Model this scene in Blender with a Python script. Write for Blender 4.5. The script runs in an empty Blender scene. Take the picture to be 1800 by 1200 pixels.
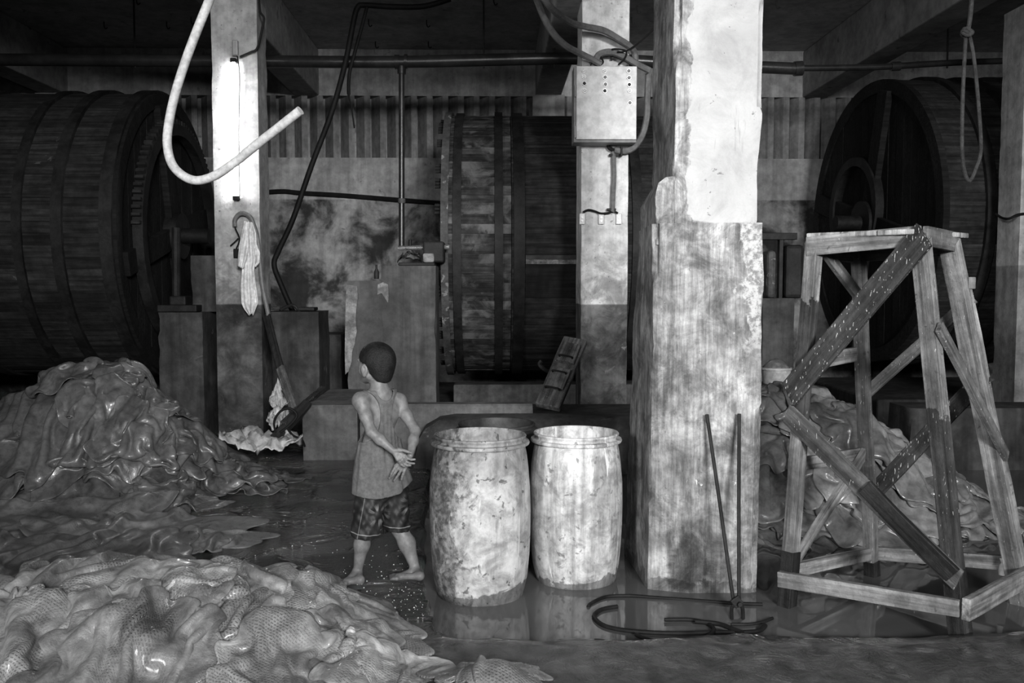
import bpy, bmesh, math, random
import numpy as np
from mathutils import Vector, Matrix, Quaternion, noise as mnoise

SC = bpy.context.scene
COL = SC.collection
random.seed(7)
PI = math.pi

# ------------------------------------------------------------------ camera
F = 1600.0
CAM_H = 1.76
YAW = math.atan(30 / F)
PITCH = math.atan(96 / F)
cam_d = bpy.data.cameras.new('camera')
cam_d.sensor_width = 36
cam_d.lens = F / 1800 * 36
cam_d.clip_start = 0.05
cam_o = bpy.data.objects.new('camera', cam_d)
COL.objects.link(cam_o)
cam_o.location = (0, 0, CAM_H)
cam_o.rotation_euler = (PI / 2 - PITCH, 0, -YAW)
SC.camera = cam_o
CR = cam_o.rotation_euler.to_matrix()
C0 = Vector((0, 0, CAM_H))

# ------------------------------------------------------------------ world, lights, exposure
W = bpy.data.worlds.new('world')
SC.world = W
W.use_nodes = True
W.node_tree.nodes['Background'].inputs[0].default_value = (1, 1, 1, 1)
W.node_tree.nodes['Background'].inputs[1].default_value = 0.025


def area(name, loc, target, size, power, spread=180):
    l = bpy.data.lights.new(name, 'AREA')
    l.shape = 'RECTANGLE'
    l.size, l.size_y = size
    l.energy = power
    l.spread = math.radians(spread)
    o = bpy.data.objects.new(name, l)
    COL.objects.link(o)
    o.location = loc
    o.rotation_euler = (Vector(target) - Vector(loc)).to_track_quat('-Z', 'Y').to_euler()
    return o


# daylight from the open front of the hall, behind and to the right of the photographer
area('daylight_opening', (3.6, -10.5, 5.0), (0.6, 8, 2.1), (3.6, 2.0), 310, 50)
area('side_fill_light', (-6.5, -7.5, 4.4), (1.2, 6, 2.0), (2.6, 1.8), 70, 48)  # added area light that lifts the left faces of the pillars
area('camera_flash', (-0.35, -0.9, 2.7), (0.2, 7, 1.9), (0.35, 0.35), 11, 70)

SC.view_settings.view_transform = 'Standard'
SC.view_settings.look = 'None'
SC.view_settings.gamma = 1
SC.view_settings.use_curve_mapping = False
SC.view_settings.exposure = 0.0
SC.cycles.use_denoising = True
SC.cycles.max_bounces = 5
SC.cycles.sample_clamp_indirect = 4
SC.cycles.caustics_reflective = False
SC.cycles.caustics_refractive = False


# ------------------------------------------------------------------ pixel of the 1800x1200 frame -> point of the place
def ray(px, py):
    return CR @ Vector(((px - 900) / F, -(py - 600) / F, -1))


def at(px, py, Y):
    d = ray(px, py)
    return C0 + d * (Y / d.y)


def atz(px, py, z=0.0):
    d = ray(px, py)
    return C0 + d * ((z - CAM_H) / d.z)


def atx(px, py, X):
    d = ray(px, py)
    return C0 + d * (X / d.x)


# ------------------------------------------------------------------ materials (greys: the photograph is black and white)
MATS = {}


class N:
    """tiny node-tree helper"""
    def __init__(s, name):
        s.m = bpy.data.materials.new(name)
        s.m.use_nodes = True
        s.t = s.m.node_tree
        s.b = s.t.nodes['Principled BSDF']
        s.geo = s.t.nodes.new('ShaderNodeNewGeometry')
        s.tc = s.t.nodes.new('ShaderNodeTexCoord')

    def n(s, typ, **kw):
        nd = s.t.nodes.new(typ)
        for k, v in kw.items():
            setattr(nd, k, v)
        return nd

    def put(s, sock, v):
        if hasattr(v, 'is_output') or isinstance(v, bpy.types.NodeSocket):
            s.t.links.new(v, sock)
        else:
            sock.default_value = v

    def math(s, op, a, b=0.0, clamp=False):
        nd = s.n('ShaderNodeMath', operation=op, use_clamp=clamp)
        s.put(nd.inputs[0], a)
        s.put(nd.inputs[1], b)
        return nd.outputs[0]

    def mix(s, f, a, b):
        nd = s.n('ShaderNodeMix', data_type='FLOAT')
        s.put(nd.inputs[0], f)
        s.put(nd.inputs[2], a)
        s.put(nd.inputs[3], b)
        return nd.outputs[0]

    def vmul(s, v, k):
        nd = s.n('ShaderNodeVectorMath', operation='MULTIPLY')
        s.put(nd.inputs[0], v)
        s.put(nd.inputs[1], k)
        return nd.outputs[0]

    def vadd(s, v, k):
        nd = s.n('ShaderNodeVectorMath', operation='ADD')
        s.put(nd.inputs[0], v)
        s.put(nd.inputs[1], k)
        return nd.outputs[0]

    def noise(s, vec, scale, detail=4, rough=.55, dist=0.0):
        nd = s.n('ShaderNodeTexNoise')
        s.put(nd.inputs['Vector'], vec)
        nd.inputs['Scale'].default_value = scale
        nd.inputs['Detail'].default_value = detail
        nd.inputs['Roughness'].default_value = rough
        nd.inputs['Distortion'].default_value = dist
        return nd.outputs[0]

    def ramp(s, v, lo, hi, a=0.0, b=1.0, smooth=True):
        nd = s.n('ShaderNodeMapRange', interpolation_type='SMOOTHSTEP' if smooth else 'LINEAR')
        s.put(nd.inputs[0], v)
        nd.inputs[1].default_value = lo
        nd.inputs[2].default_value = hi
        nd.inputs[3].default_value = a
        nd.inputs[4].default_value = b
        return nd.outputs[0]

    def sep(s, v):
        nd = s.n('ShaderNodeSeparateXYZ')
        s.put(nd.inputs[0], v)
        return nd.outputs

    def bump(s, h, strength, dist=.01, prev=None):
        nd = s.n('ShaderNodeBump')
        s.put(nd.inputs['Height'], h)
        nd.inputs['Strength'].default_value = strength
        nd.inputs['Distance'].default_value = dist
        if prev is not None:
            s.put(nd.inputs['Normal'], prev)
        return nd.outputs[0]

    def col(s, v):
        nd = s.n('ShaderNodeCombineColor')
        for i in range(3):
            s.put(nd.inputs[i], v)
        return nd.outputs[0]

    def done(s, val, rough=.8, normal=None, spec=.35, metal=0.0, coat=0.0):
        s.put(s.b.inputs['Base Color'], s.col(val))
        s.put(s.b.inputs['Roughness'], rough)
        s.put(s.b.inputs['Specular IOR Level'], spec)
        s.put(s.b.inputs['Metallic'], metal)
        s.put(s.b.inputs['Coat Weight'], coat)
        s.b.inputs['Coat Roughness'].default_value = .12
        if normal is not None:
            s.put(s.b.inputs['Normal'], normal)
        MATS[s.m.name] = s.m
        return s.m


def grime(name, c0, c1, scale=2.0, streak=0.0, spots=0.0, spot_c=.02, spot_scale=18, peel=None,
          dado=None, rough=.85, bump=.35, bscale=35, rnd=0.0, spec=.3, local=False, coat=0.0, metal=0.0,
          contrast=(.35, .65), grain=None, peel_w=.025, drips=None, grub=None):
    """mottled, streaked, spotted surface.  peel=(value, threshold, scale); dado=(height, c0, c1): paint below a height;
    grain: axis index of long wood fibres (local coordinates)"""
    k = N(name)
    P = k.tc.outputs['Object'] if local else k.geo.outputs['Position']
    inf = k.n('ShaderNodeObjectInfo')
    if local or rnd:
        P = k.vadd(P, k.vmul(k.n('ShaderNodeCombineXYZ').outputs[0], (1, 1, 1))) if False else P
        off = k.n('ShaderNodeCombineXYZ')
        for i, q in enumerate((37.0, 91.0, 53.0)):
            k.put(off.inputs[i], k.math('MULTIPLY', inf.outputs['Random'], q))
        P = k.vadd(P, off.outputs[0])
    n1 = k.noise(P, scale, 6, .6, .3)
    f = k.ramp(n1, *contrast)
    v = k.mix(f, c0, c1)
    n2 = k.noise(P, scale * 5.3, 5, .65)
    if dado:
        z = k.sep(k.geo.outputs['Position'])[2]
        rag_ = .03 if grain is None else .35
        zz = k.math('ADD', z, k.math('MULTIPLY', k.math('SUBTRACT', n1 if grain is None else n2, .5), rag_))
        for dd in (dado if isinstance(dado, list) else [dado]):
            v = k.mix(k.ramp(zz, dd[0] - .012, dd[0] + .012), k.mix(f, dd[1], dd[2]), v)
    v = k.math('MULTIPLY', v, k.ramp(n2, .25, .75, .72, 1.2))
    if grub:
        zg = k.sep(k.geo.outputs['Position'])[2]
        gm = k.math('MULTIPLY', k.ramp(zg, grub[1], grub[0]), k.ramp(k.noise(P, 3.4, 8, .68, .5), .38, .6))
        v = k.math('MULTIPLY', v, k.math('SUBTRACT', 1.0, k.math('MULTIPLY', gm, grub[2])))
    if streak:
        sv = k.vmul(P, (9, 9, .55))
        n3 = k.noise(sv, 1.0, 5, .6)
        v = k.math('MULTIPLY', v, k.ramp(n3, .32, .62, 1 - streak, 1.08))
    if grain is not None:
        g = [26, 26, 26]
        g[grain] = 1.3
        n6 = k.noise(k.vmul(P, tuple(g)), 1.0, 6, .65)
        v = k.math('MULTIPLY', v, k.ramp(n6, .32, .68, .42, 1.45))
    if peel:
        n4 = k.noise(P, peel[2], 8, .62, .6)
        pm = k.ramp(n4, peel[1], peel[1] + peel_w)
        v = k.mix(pm, v, k.math('MULTIPLY', peel[0], k.ramp(n2, .25, .75, .85, 1.1)))
    if drips:
        nd_ = k.noise(k.vmul(k.geo.outputs['Position'], (120, 120, 24)), 1.0, 2, .5)
        v = k.mix(k.ramp(nd_, drips[1], drips[1] + .03), v, drips[0])
    if spots:
        n5 = k.noise(P, spot_scale, 3, .7, .4)
        v = k.mix(k.math('MULTIPLY', k.ramp(n5, .62, .72), spots), v, spot_c)
    if rnd:
        v = k.math('MULTIPLY', v, k.ramp(inf.outputs['Random'], 0, 1, 1 - rnd, 1 + rnd, False))
    h = k.math('ADD', k.noise(P, bscale, 6, .65), k.math('MULTIPLY', n1, .6))
    if peel:
        h = k.math('ADD', h, k.math('MULTIPLY', pm, -.5))
    if grain is not None:
        h = k.math('ADD', h, k.math('MULTIPLY', n6, 1.2))
    nr = k.bump(h, bump, .012) if bump else None
    return k.done(v, rough, nr, spec, metal, coat)


def flat(name, c, rough=.5, spec=.4, metal=0.0, coat=0.0, bump=0.0):
    k = N(name)
    n1 = k.noise(k.geo.outputs['Position'], 9, 5, .6)
    v = k.math('MULTIPLY', c, k.ramp(n1, .3, .7, .85, 1.12))
    nr = k.bump(n1, bump, .005) if bump else None
    return k.done(v, rough, nr, spec, metal, coat)


# ------------------------------------------------------------------ mesh helpers
class MB:
    def __init__(s):
        s.v, s.f = [], []

    def add(s, vs, fs):
        o = len(s.v)
        s.v += [Vector(p) for p in vs]
        s.f += [tuple(i + o for i in f) for f in fs]
        return s

    def box(s, lo, hi):
        x0, y0, z0 = lo
        x1, y1, z1 = hi
        return s.add([(x0, y0, z0), (x1, y0, z0), (x1, y1, z0), (x0, y1, z0), (x0, y0, z1), (x1, y0, z1), (x1, y1, z1), (x0, y1, z1)],
                     [(3, 2, 1, 0), (4, 5, 6, 7), (0, 1, 5, 4), (1, 2, 6, 5), (2, 3, 7, 6), (3, 0, 4, 7)])

    def tube(s, pts, r, n=10, caps=True):
        pts = [Vector(p) for p in pts]
        rr = r if hasattr(r, '__len__') else [r] * len(pts)
        t0 = (pts[1] - pts[0]).normalized()
        nx = t0.orthogonal().normalized()
        vs = []
        for i, p in enumerate(pts):
            a = pts[max(i - 1, 0)]
            b = pts[min(i + 1, len(pts) - 1)]
            t = (b - a).normalized()
            nx = (nx - t * nx.dot(t)).normalized()
            ny = t.cross(nx)
            for j in range(n):
                th = 2 * PI * j / n
                vs.append(p + (nx * math.cos(th) + ny * math.sin(th)) * rr[i])
        fs = []
        for i in range(len(pts) - 1):
            for j in range(n):
                a, b = i * n + j, i * n + (j + 1) % n
                fs.append((a, b, b + n, a + n))
        if caps:
            fs.append(tuple(range(n - 1, -1, -1)))
            fs.append(tuple(range((len(pts) - 1) * n, len(pts) * n)))
        return s.add(vs, fs)

    def cyl(s, a, b, r, n=14, r2=None):
        return s.tube([a, b], [r, r if r2 is None else r2], n)

    def lathe(s, prof, n=48, c=(0, 0, 0)):
        vs, fs = [], []
        for r, z in prof:
            for j in range(n):
                th = 2 * PI * j / n
                vs.append((c[0] + r * math.cos(th), c[1] + r * math.sin(th), c[2] + z))
        for i in range(len(prof) - 1):
            for j in range(n):
                a, b = i * n + j, i * n + (j + 1) % n
                fs.append((a, b, b + n, a + n))
        return s.add(vs, fs)

    def prism(s, poly, z0, z1):
        n = len(poly)
        vs = [(p[0], p[1], z0) for p in poly] + [(p[0], p[1], z1) for p in poly]
        fs = [tuple(range(n - 1, -1, -1)), tuple(range(n, 2 * n))]
        fs += [(i, (i + 1) % n, (i + 1) % n + n, i + n) for i in range(n)]
        return s.add(vs, fs)

    def bar(s, p, q, w, d, up):
        """box from p to q; w across (perpendicular to up), d along up"""
        p, q = Vector(p), Vector(q)
        t = (q - p).normalized()
        u = Vector(up)
        u = (u - t * u.dot(t)).normalized()
        x = t.cross(u)
        vs = []
        for e in (p, q):
            for a, b in ((-1, -1), (1, -1), (1, 1), (-1, 1)):
                vs.append(e + x * a * w / 2 + u * b * d / 2)
        return s.add(vs, [(3, 2, 1, 0), (4, 5, 6, 7), (0, 1, 5, 4), (1, 2, 6, 5), (2, 3, 7, 6), (3, 0, 4, 7)])


ROOT = {}


def build(name, mb, mat, parent=None, smooth=False, bevel=0.0, M=None, seg=2, ang=40):
    """mesh object; vertices are given in world space (or in the frame M)"""
    base = M if M is not None else Matrix.Identity(4)
    if parent is not None:
        local = ROOT[parent.name].inverted() @ base
    else:
        local = base
    me = bpy.data.meshes.new(name)
    if M is None:
        # origin at the base centre of the mesh
        lo = Vector([min(v[i] for v in mb.v) for i in range(3)])
        hi = Vector([max(v[i] for v in mb.v) for i in range(3)])
        o = Vector(((lo.x + hi.x) / 2, (lo.y + hi.y) / 2, lo.z))
        local = local @ Matrix.Translation(o)
        me.from_pydata([v - o for v in mb.v], [], mb.f)
        base = base @ Matrix.Translation(o)
    else:
        me.from_pydata(mb.v, [], mb.f)
    bm = bmesh.new()
    bm.from_mesh(me)
    bmesh.ops.recalc_face_normals(bm, faces=bm.faces)
    bm.to_mesh(me)
    bm.free()
    if mat:
        me.materials.append(MATS[mat])
    if smooth:
        me.polygons.foreach_set('use_smooth', [True] * len(me.polygons))
        me.set_sharp_from_angle(angle=math.radians(ang))
    ob = bpy.data.objects.new(name, me)
    COL.objects.link(ob)
    if parent is not None:
        ob.parent = parent
    ob.matrix_basis = local
    ROOT[ob.name] = base
    if bevel:
        md = ob.modifiers.new('bevel', 'BEVEL')
        md.width = bevel
        md.segments = seg
        md.limit_method = 'ANGLE'
    return ob


def thing(name, loc, label, cat, group=None):
    o = bpy.data.objects.new(name, None)
    COL.objects.link(o)
    o.empty_display_size = .1
    o.location = loc
    ROOT[o.name] = Matrix.Translation(Vector(loc))
    return tag(o, label, cat, group)


def tag(o, label, cat, group=None):
    o['label'] = label
    o['category'] = cat
    if group:
        o['group'] = group
    return o


def struct(o):
    o['kind'] = 'structure'
    return o


def frame(p, q, up):
    """matrix with local z from p to q and local y towards up"""
    p, q = Vector(p), Vector(q)
    z = (q - p).normalized()
    u = Vector(up)
    y = (u - z * u.dot(z)).normalized()
    x = y.cross(z)
    return Matrix(((x.x, y.x, z.x, p.x), (x.y, y.y, z.y, p.y), (x.z, y.z, z.z, p.z), (0, 0, 0, 1)))


def beam(name, p, q, w, d, up, mat, parent=None, bevel=.004, wob=0.0, cut0=0.0, cut1=0.0):
    """timber from p to q with the grain along local z; d is the thickness along up; cut0/cut1 skew the ends"""
    L = (Vector(q) - Vector(p)).length
    mb = MB()
    n = max(2, int(L / .12)) if wob else 2
    vs = []
    sd = random.random() * 90
    for i in range(n):
        t = i / (n - 1)
        ox = mnoise.noise(Vector((sd, t * L * 2, 0))) * wob
        oy = mnoise.noise(Vector((sd + 9, t * L * 2, 0))) * wob
        ww = w * (1 + wob * 4 * mnoise.noise(Vector((sd + 30, t * L * 4, 0))))
        sk = cut0 * (1 - t) + cut1 * t
        for a, b in ((-1, -1), (1, -1), (1, 1), (-1, 1)):
            vs.append((a * ww / 2 + ox, b * d / 2 + oy, t * L + sk * a * w / 2))
    fs = [(3, 2, 1, 0), tuple(range((n - 1) * 4, n * 4))]
    for i in range(n - 1):
        for j in range(4):
            a, b = i * 4 + j, i * 4 + (j + 1) % 4
            fs.append((a, b, b + 4, a + 4))
    mb.add(vs, fs)
    return build(name, mb, mat, parent, bevel=bevel, M=frame(p, q, up))


def smooth_path(pts, n=8):
    pts = [Vector(p) for p in pts]
    out = []
    for i in range(len(pts) - 1):
        p0 = pts[max(i - 1, 0)]
        p1, p2 = pts[i], pts[i + 1]
        p3 = pts[min(i + 2, len(pts) - 1)]
        for k in range(n):
            t = k / n
            out.append(.5 * ((2 * p1) + (p2 - p0) * t + (2 * p0 - 5 * p1 + 4 * p2 - p3) * t * t + (3 * p1 - p0 - 3 * p2 + p3) * t ** 3))
    out.append(pts[-1])
    return out


def fbm(p, f, o=3):
    s, a = 0.0, 1.0
    for _ in range(o):
        s += a * mnoise.noise(Vector(p) * f)
        f *= 2.1
        a *= .5
    return s


def rough_prism(rings, step=.05, amp=.012, chip=.03, seed=0, zstep=.05):
    """concrete block: rings = [(z, polygon)], same point count; sides subdivided and roughened, corners chipped"""
    mb = MB()
    n = len(rings[0][1])
    zs, polys = [], []
    for (z0, a), (z1, b) in zip(rings[:-1], rings[1:]):
        m = max(1, int(round(abs(z1 - z0) / zstep)))
        for k in range(m):
            t = k / m
            zs.append(z0 + (z1 - z0) * t)
            polys.append([Vector(a[i]).lerp(Vector(b[i]), t) for i in range(n)])
    zs.append(rings[-1][0])
    polys.append([Vector(p) for p in rings[-1][1]])
    big = polys[0]
    cnt = [max(1, int(round((big[(i + 1) % n] - big[i]).length / step))) for i in range(n)]
    area2 = sum(big[i].x * big[(i + 1) % n].y - big[(i + 1) % n].x * big[i].y for i in range(n))
    sg = 1 if area2 > 0 else -1
    tot = sum(cnt)
    vs = []
    for z, pl in zip(zs, polys):
        for i in range(n):
            a, b = pl[i], pl[(i + 1) % n]
            e = (b - a)
            nrm = Vector((e.y, -e.x)).normalized() * sg if e.length > 1e-6 else Vector((0, 0))
            for k in range(cnt[i]):
                t = k / cnt[i]
                p = a + e * t
                q = (p.x + seed * 7.3, p.y, z)
                nn = nrm
                c = 0.0
                if k == 0:
                    e0 = a - pl[i - 1]
                    n0 = Vector((e0.y, -e0.x)).normalized() * sg if e0.length > 1e-6 else nrm
                    nn = (nrm + n0).normalized()
                    c = max(0.0, fbm(q, 2.6, 4) - .12) * chip * 3 + chip * .15
                d = fbm(q, 3.0, 4) * amp - c
                vs.append((p.x + nn.x * d, p.y + nn.y * d, z))
    fs = []
    for r in range(len(zs) - 1):
        for j in range(tot):
            a, b = r * tot + j, r * tot + (j + 1) % tot
            fs.append((a, b, b + tot, a + tot))
    fs.append(tuple(range(tot - 1, -1, -1)))
    fs.append(tuple(range((len(zs) - 1) * tot, len(zs) * tot)))
    return mb.add(vs, fs)


def rect(x0, y0, x1, y1):
    return [(x0, y0), (x1, y0), (x1, y1), (x0, y1)]

# ------------------------------------------------------------------ material library
grime('ceiling_plaster', .36, .46, 1.2, spots=.4, spot_scale=6, bump=.15)
grime('wall_paint', .30, .42, 1.4, streak=.2, spots=.55, spot_c=.07, spot_scale=5, dado=(3.18, .035, .33), contrast=(.40, .58), bump=.2)
grime('louver_paint', .22, .30, 2, streak=.25, bump=.15)
grime('recess_shade', .04, .07, 2)  # shade inside the drum hatch slot, put into the colour
grime('beam_concrete', .28, .42, 1.3, spots=.7, spot_c=.06, spot_scale=4, bump=.25)
grime('pillar_paint', .58, .74, 1.6, streak=.15, grub=(1.6, 2.75, .6), peel=(.3, .66, 4.5), peel_w=.06, spots=.75, spot_c=.10, spot_scale=26, dado=(1.57, .07, .22), bump=.25)
grime('pillar_paint_lamp', .36, .48, 1.8, streak=.15, grub=(1.6, 2.9, .55), peel=(.27, .64, 4.2), peel_w=.07, spots=.8, spot_c=.08, spot_scale=22, dado=(1.57, .04, .13), bump=.3)
grime('pillar_paint_dim', .42, .6, 1.6, streak=.2, spots=.5, spot_c=.08, dado=(2.0, .18, .36), bump=.25)
grime('concrete_dark', .03, .08, 1.9, streak=.35, spots=.5, peel=(.15, .63, 3.2), peel_w=.08, bump=.4)
grime('concrete_mid', .09, .16, 2.2, streak=.25, spots=.4, spot_c=.04, peel=(.26, .69, 3), bump=.4)
grime('concrete_block', .055, .10, 1.7, streak=.35, spots=.3, bump=.35)
grime('flaked_paint', .13, .3, 7, spots=.6, spot_c=.06, bump=.5)
grime('stave_limed', .02, .055, 1.6, streak=.3, peel=(.15, .46, 3.0), peel_w=.22, rnd=.25, bump=.4, grain=0, local=True, spots=.8, spot_c=.01, spot_scale=5)
grime('stave_dark', .016, .036, 1.3, rnd=.25, streak=.35, peel=(.09, .68, 1.6), bump=.4, grain=0, local=True)
grime('stave_black', .007, .016, 1.2, rnd=.25, streak=.35, peel=(.035, .68, 1.2), bump=.4, grain=0, local=True)
grime('iron_black', .010, .024, 4, spots=.3, rough=.6, bump=.3, spec=.25)
grime('iron_rust', .04, .09, 4, peel=(.24, .6, 5), rough=.7, bump=.4)
grime('pipe_paint', .022, .034, 3, rough=.3, bump=.1, spec=.5)
grime('rubber_black', .008, .014, 4, rough=.6, bump=.08, spec=.15)
grime('cable_grey', .13, .18, 5, rough=.5, bump=.05)
grime('hose_white', .44, .56, 8, spots=.4, spot_c=.35, spot_scale=30, rough=.6, bump=.15)
grime('box_enamel', .60, .64, 2, rough=.35, bump=.02, spots=.2, spot_c=.3, spot_scale=9)
grime('box_side_shaded', .2, .26, 2, rough=.5, bump=.05)  # darker copy of the enamel: shade on the case sides put into the colour
flat('lamp_white', .85, .3)
flat('lamp_grey', .3, .3)
flat('lamp_dark', .05, .3)
flat('metal_ring', .35, .35, metal=.6)
grime('wood_grey', .15, .29, 3, spots=.7, spot_c=.05, spot_scale=14, drips=(.5, .72), grain=2, local=True, bump=.5)
grime('wood_dark', .02, .05, 3, drips=(.5, .66), grain=2, local=True, bump=.5, rough=.65)
grime('wood_mid', .08, .17, 3, spots=.6, spot_c=.03, drips=(.42, .69), grain=2, local=True, bump=.5)
grime('wood_pale', .22, .36, 3, spots=.6, spot_c=.08, spot_scale=14, grain=2, local=True, bump=.5)
grime('wood_leg_left', .17, .32, 3, spots=.7, spot_c=.05, spot_scale=14, dado=[(1.68, .03, .06), (1.02, .12, .24)], grain=2, local=True, bump=.5)
grime('wood_leg_near', .10, .2, 3, spots=.7, spot_c=.04, spot_scale=14, drips=(.4, .7), dado=[(1.12, .025, .06)], grain=2, local=True, bump=.5)
grime('wood_black', .015, .03, 3, grain=2, local=True, bump=.4, rough=.5)
grime('cloth_white', .66, .8, 5, streak=.1, bump=.12, rough=.9)
grime('plastic_scrap', .4, .6, 5, spots=.3, spot_c=.2, bump=.3, rough=.4)
grime('rope', .05, .09, 12, bump=.6, bscale=90)


def emission(name, val):
    k = N(name)
    k.put(k.b.inputs['Base Color'], (.9, .9, .9, 1))
    k.put(k.b.inputs['Emission Color'], (1, 1, 1, 1))
    k.b.inputs['Emission Strength'].default_value = val
    MATS[name] = k.m


emission('tube_glow', 62)

# water: murky, opaque, mirror-smooth
k = N('murky_water')
Pw = k.geo.outputs['Position']
nw = k.noise(Pw, .9, 4, .55, .6)
k.done(k.mix(k.ramp(nw, .3, .7), .075, .125), .035, k.bump(k.noise(Pw, 5, 2, .4), .035, .02), .5)

# wet concrete ground
k = N('wet_ground')
Pg = k.geo.outputs['Position']
n1 = k.noise(Pg, 1.3, 5, .6, .4)
n2 = k.noise(Pg, 26, 6, .7)
n3 = k.noise(Pg, 90, 4, .7)
X, Y, Z = k.sep(Pg)
ledge = k.ramp(k.math('ADD', Y, k.math('MULTIPLY', n1, .25)), 4.3, 4.48)          # 0: rough dry ledge in front, 1: wet floor
v = k.mix(k.ramp(n1, .35, .65), .04, .085)
v = k.mix(ledge, k.mix(k.ramp(k.noise(Pg, 7, 8, .7, .6), .38, .62), .03, .12), v)
v = k.mix(k.math('MULTIPLY', k.ramp(n3, .68, .74), .35), v, .3)
ro = k.mix(k.ramp(n1, .36, .56), .08, .22)
wet = k.ramp(k.noise(Pg, 2.2, 4, .6, .5), .4, .58)
hh = k.math('ADD', k.math('MULTIPLY', k.noise(Pg, 34, 3, .6), 2.2), k.math('MULTIPLY', n3, .5))
lump = k.math('ADD', k.math('MULTIPLY', k.noise(Pg, 9, 8, .72, .8), 3.0), k.math('MULTIPLY', n3, .4))
hh = k.mix(ledge, k.math('MULTIPLY', lump, .3), k.math('MULTIPLY', hh, k.ramp(wet, 0, 1, .02, 1.0)))
k.done(v, k.mix(ledge, .28, .07), k.bump(hh, 1.0, .16), 1.0)

# the big pillar: white paint on the front of the shaft, flaking to bare grey render; stained plinth
k = N('main_pillar_render')
P = k.geo.outputs['Position']
X, Y, Z = k.sep(P)
n1 = k.noise(P, 2.2, 8, .62, .5)
n2 = k.noise(P, 13, 6, .68)
n3 = k.noise(k.vmul(P, (14, 14, .9)), 1, 6, .65)
n4 = k.noise(P, 5.5, 8, .6, .8)
base = k.mix(k.ramp(n1, .35, .65), .17, .40)
base = k.math('MULTIPLY', base, k.ramp(n3, .3, .66, .68, 1.18))
base = k.math('MULTIPLY', base, k.ramp(n2, .3, .7, .72, 1.2))
n6 = k.noise(P, 4.2, 12, .74, .6)
n7 = k.noise(k.vmul(P, (70, 70, 5)), 1, 5, .7)
base = k.math('MULTIPLY', base, k.ramp(n7, .32, .68, .72, 1.22))
base = k.math('MULTIPLY', base, k.ramp(n6, .38, .60, .55, 1.28))
base = k.mix(k.math('MULTIPLY', k.ramp(k.math('ADD', k.math('ADD', X, k.math('MULTIPLY', Z, .05)), k.math('MULTIPLY', k.math('SUBTRACT', n4, .5), .3)), 1.47, 1.485), k.ramp(Z, 1.2, 1.6)), base, k.mix(k.ramp(k.noise(P, 30, 5, .7), .4, .6), .2, .5))
base = k.mix(k.math('MULTIPLY', k.ramp(k.noise(P, 28, 4, .7), .63, .7), .5), base, .07)
edge = k.math('ADD', k.math('SUBTRACT', X, 1.098), k.math('MULTIPLY', k.math('SUBTRACT', n4, .5), .19))
pm = k.math('MULTIPLY', k.ramp(edge, -.003, .004), k.ramp(k.math('ADD', Z, k.math('MULTIPLY', n4, .12)), 2.17, 2.19))
white = k.mix(k.ramp(n1, .3, .6), .36, .46)
white = k.math('MULTIPLY', white, k.ramp(n6, .3, .6, .84, 1.06))
white = k.mix(k.math('MULTIPLY', k.ramp(k.noise(P, 16, 3, .7, .5), .67, .71), .85), white, .16)
white = k.mix(k.math('MULTIPLY', k.ramp(k.noise(k.vmul(P, (30, 30, 2.5)), 1, 5, .6), .64, .7), .3), white, .15)
v = k.mix(pm, base, white)
# bright scuffs on the plinth
v = k.mix(k.math('MULTIPLY', k.ramp(k.noise(k.vmul(P, (1, 1, .7)), 9, 7, .6, 1.2), .69, .72), k.ramp(Z, 2.2, 2.1)), v, .72)
# damp foot: dark patch with its own outline and the tide line
dx = k.math('SUBTRACT', X, 1.10)
dz = k.math('SUBTRACT', Z, .16)
rr = k.math('SQRT', k.math('ADD', k.math('MULTIPLY', k.math('MULTIPLY', dx, dx), 2.2), k.math('MULTIPLY', dz, dz)))
rr = k.math('ADD', rr, k.math('MULTIPLY', k.math('SUBTRACT', n4, .5), .35))
v = k.mix(k.ramp(rr, .13, .20), k.math('MULTIPLY', v, .38), v)
v = k.mix(k.ramp(k.math('ADD', Z, k.math('MULTIPLY', k.math('SUBTRACT', n4, .5), .3)), .06, .075), k.math('MULTIPLY', v, .5), v)
h = k.math('ADD', k.math('ADD', k.noise(P, 45, 6, .7), k.math('MULTIPLY', n1, .8)), k.math('MULTIPLY', pm, .8))
h = k.math('ADD', k.math('ADD', h, k.math('MULTIPLY', n3, .6)), k.math('MULTIPLY', n6, .8))
k.done(v, .85, k.bump(h, .4, .012), .25)

# ------------------------------------------------------------------ room shell
CEIL = 5.59
BACK = 15.0
o = struct(build('ceiling', MB().box((-12, -1.5, CEIL), (10.5, BACK + .4, CEIL + .2)), 'ceiling_plaster'))
ceil = o
LZ0, LZ1 = at(600, 277, BACK).z, at(600, 168, BACK).z
mb = MB().box((-12, BACK, -.2), (10.5, BACK + .4, LZ0)).box((-12, BACK, LZ1), (10.5, BACK + .4, CEIL)).box((-12, BACK + .26, LZ0), (10.5, BACK + .4, LZ1))
wall = struct(build('wall_back', mb, 'wall_paint'))
struct(build('wall_left', MB().box((-12.2, -1.5, -.2), (-12, BACK + .4, CEIL)), 'wall_paint'))
struct(build('wall_right', MB().box((10.5, -1.5, -.2), (10.7, BACK + .4, CEIL)), 'wall_paint'))
# louver fins: angled concrete blades in the slot of the back wall
fin = None
x = -8.2
while x < 8.6:
    if fin is None:
        m_ = MB().prism([(0, 0), (.095, 0), (-.08, .24), (-.17, .24)], 0, LZ1 - LZ0)
        fin = build('louver_fin', m_, 'louver_paint', wall, M=Matrix.Translation((x, BACK + .012, LZ0)))
    else:
        c = fin.copy()
        COL.objects.link(c)
        c.location = ROOT[wall.name].inverted() @ Vector((x, BACK + .012, LZ0))
    x += .2535
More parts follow.
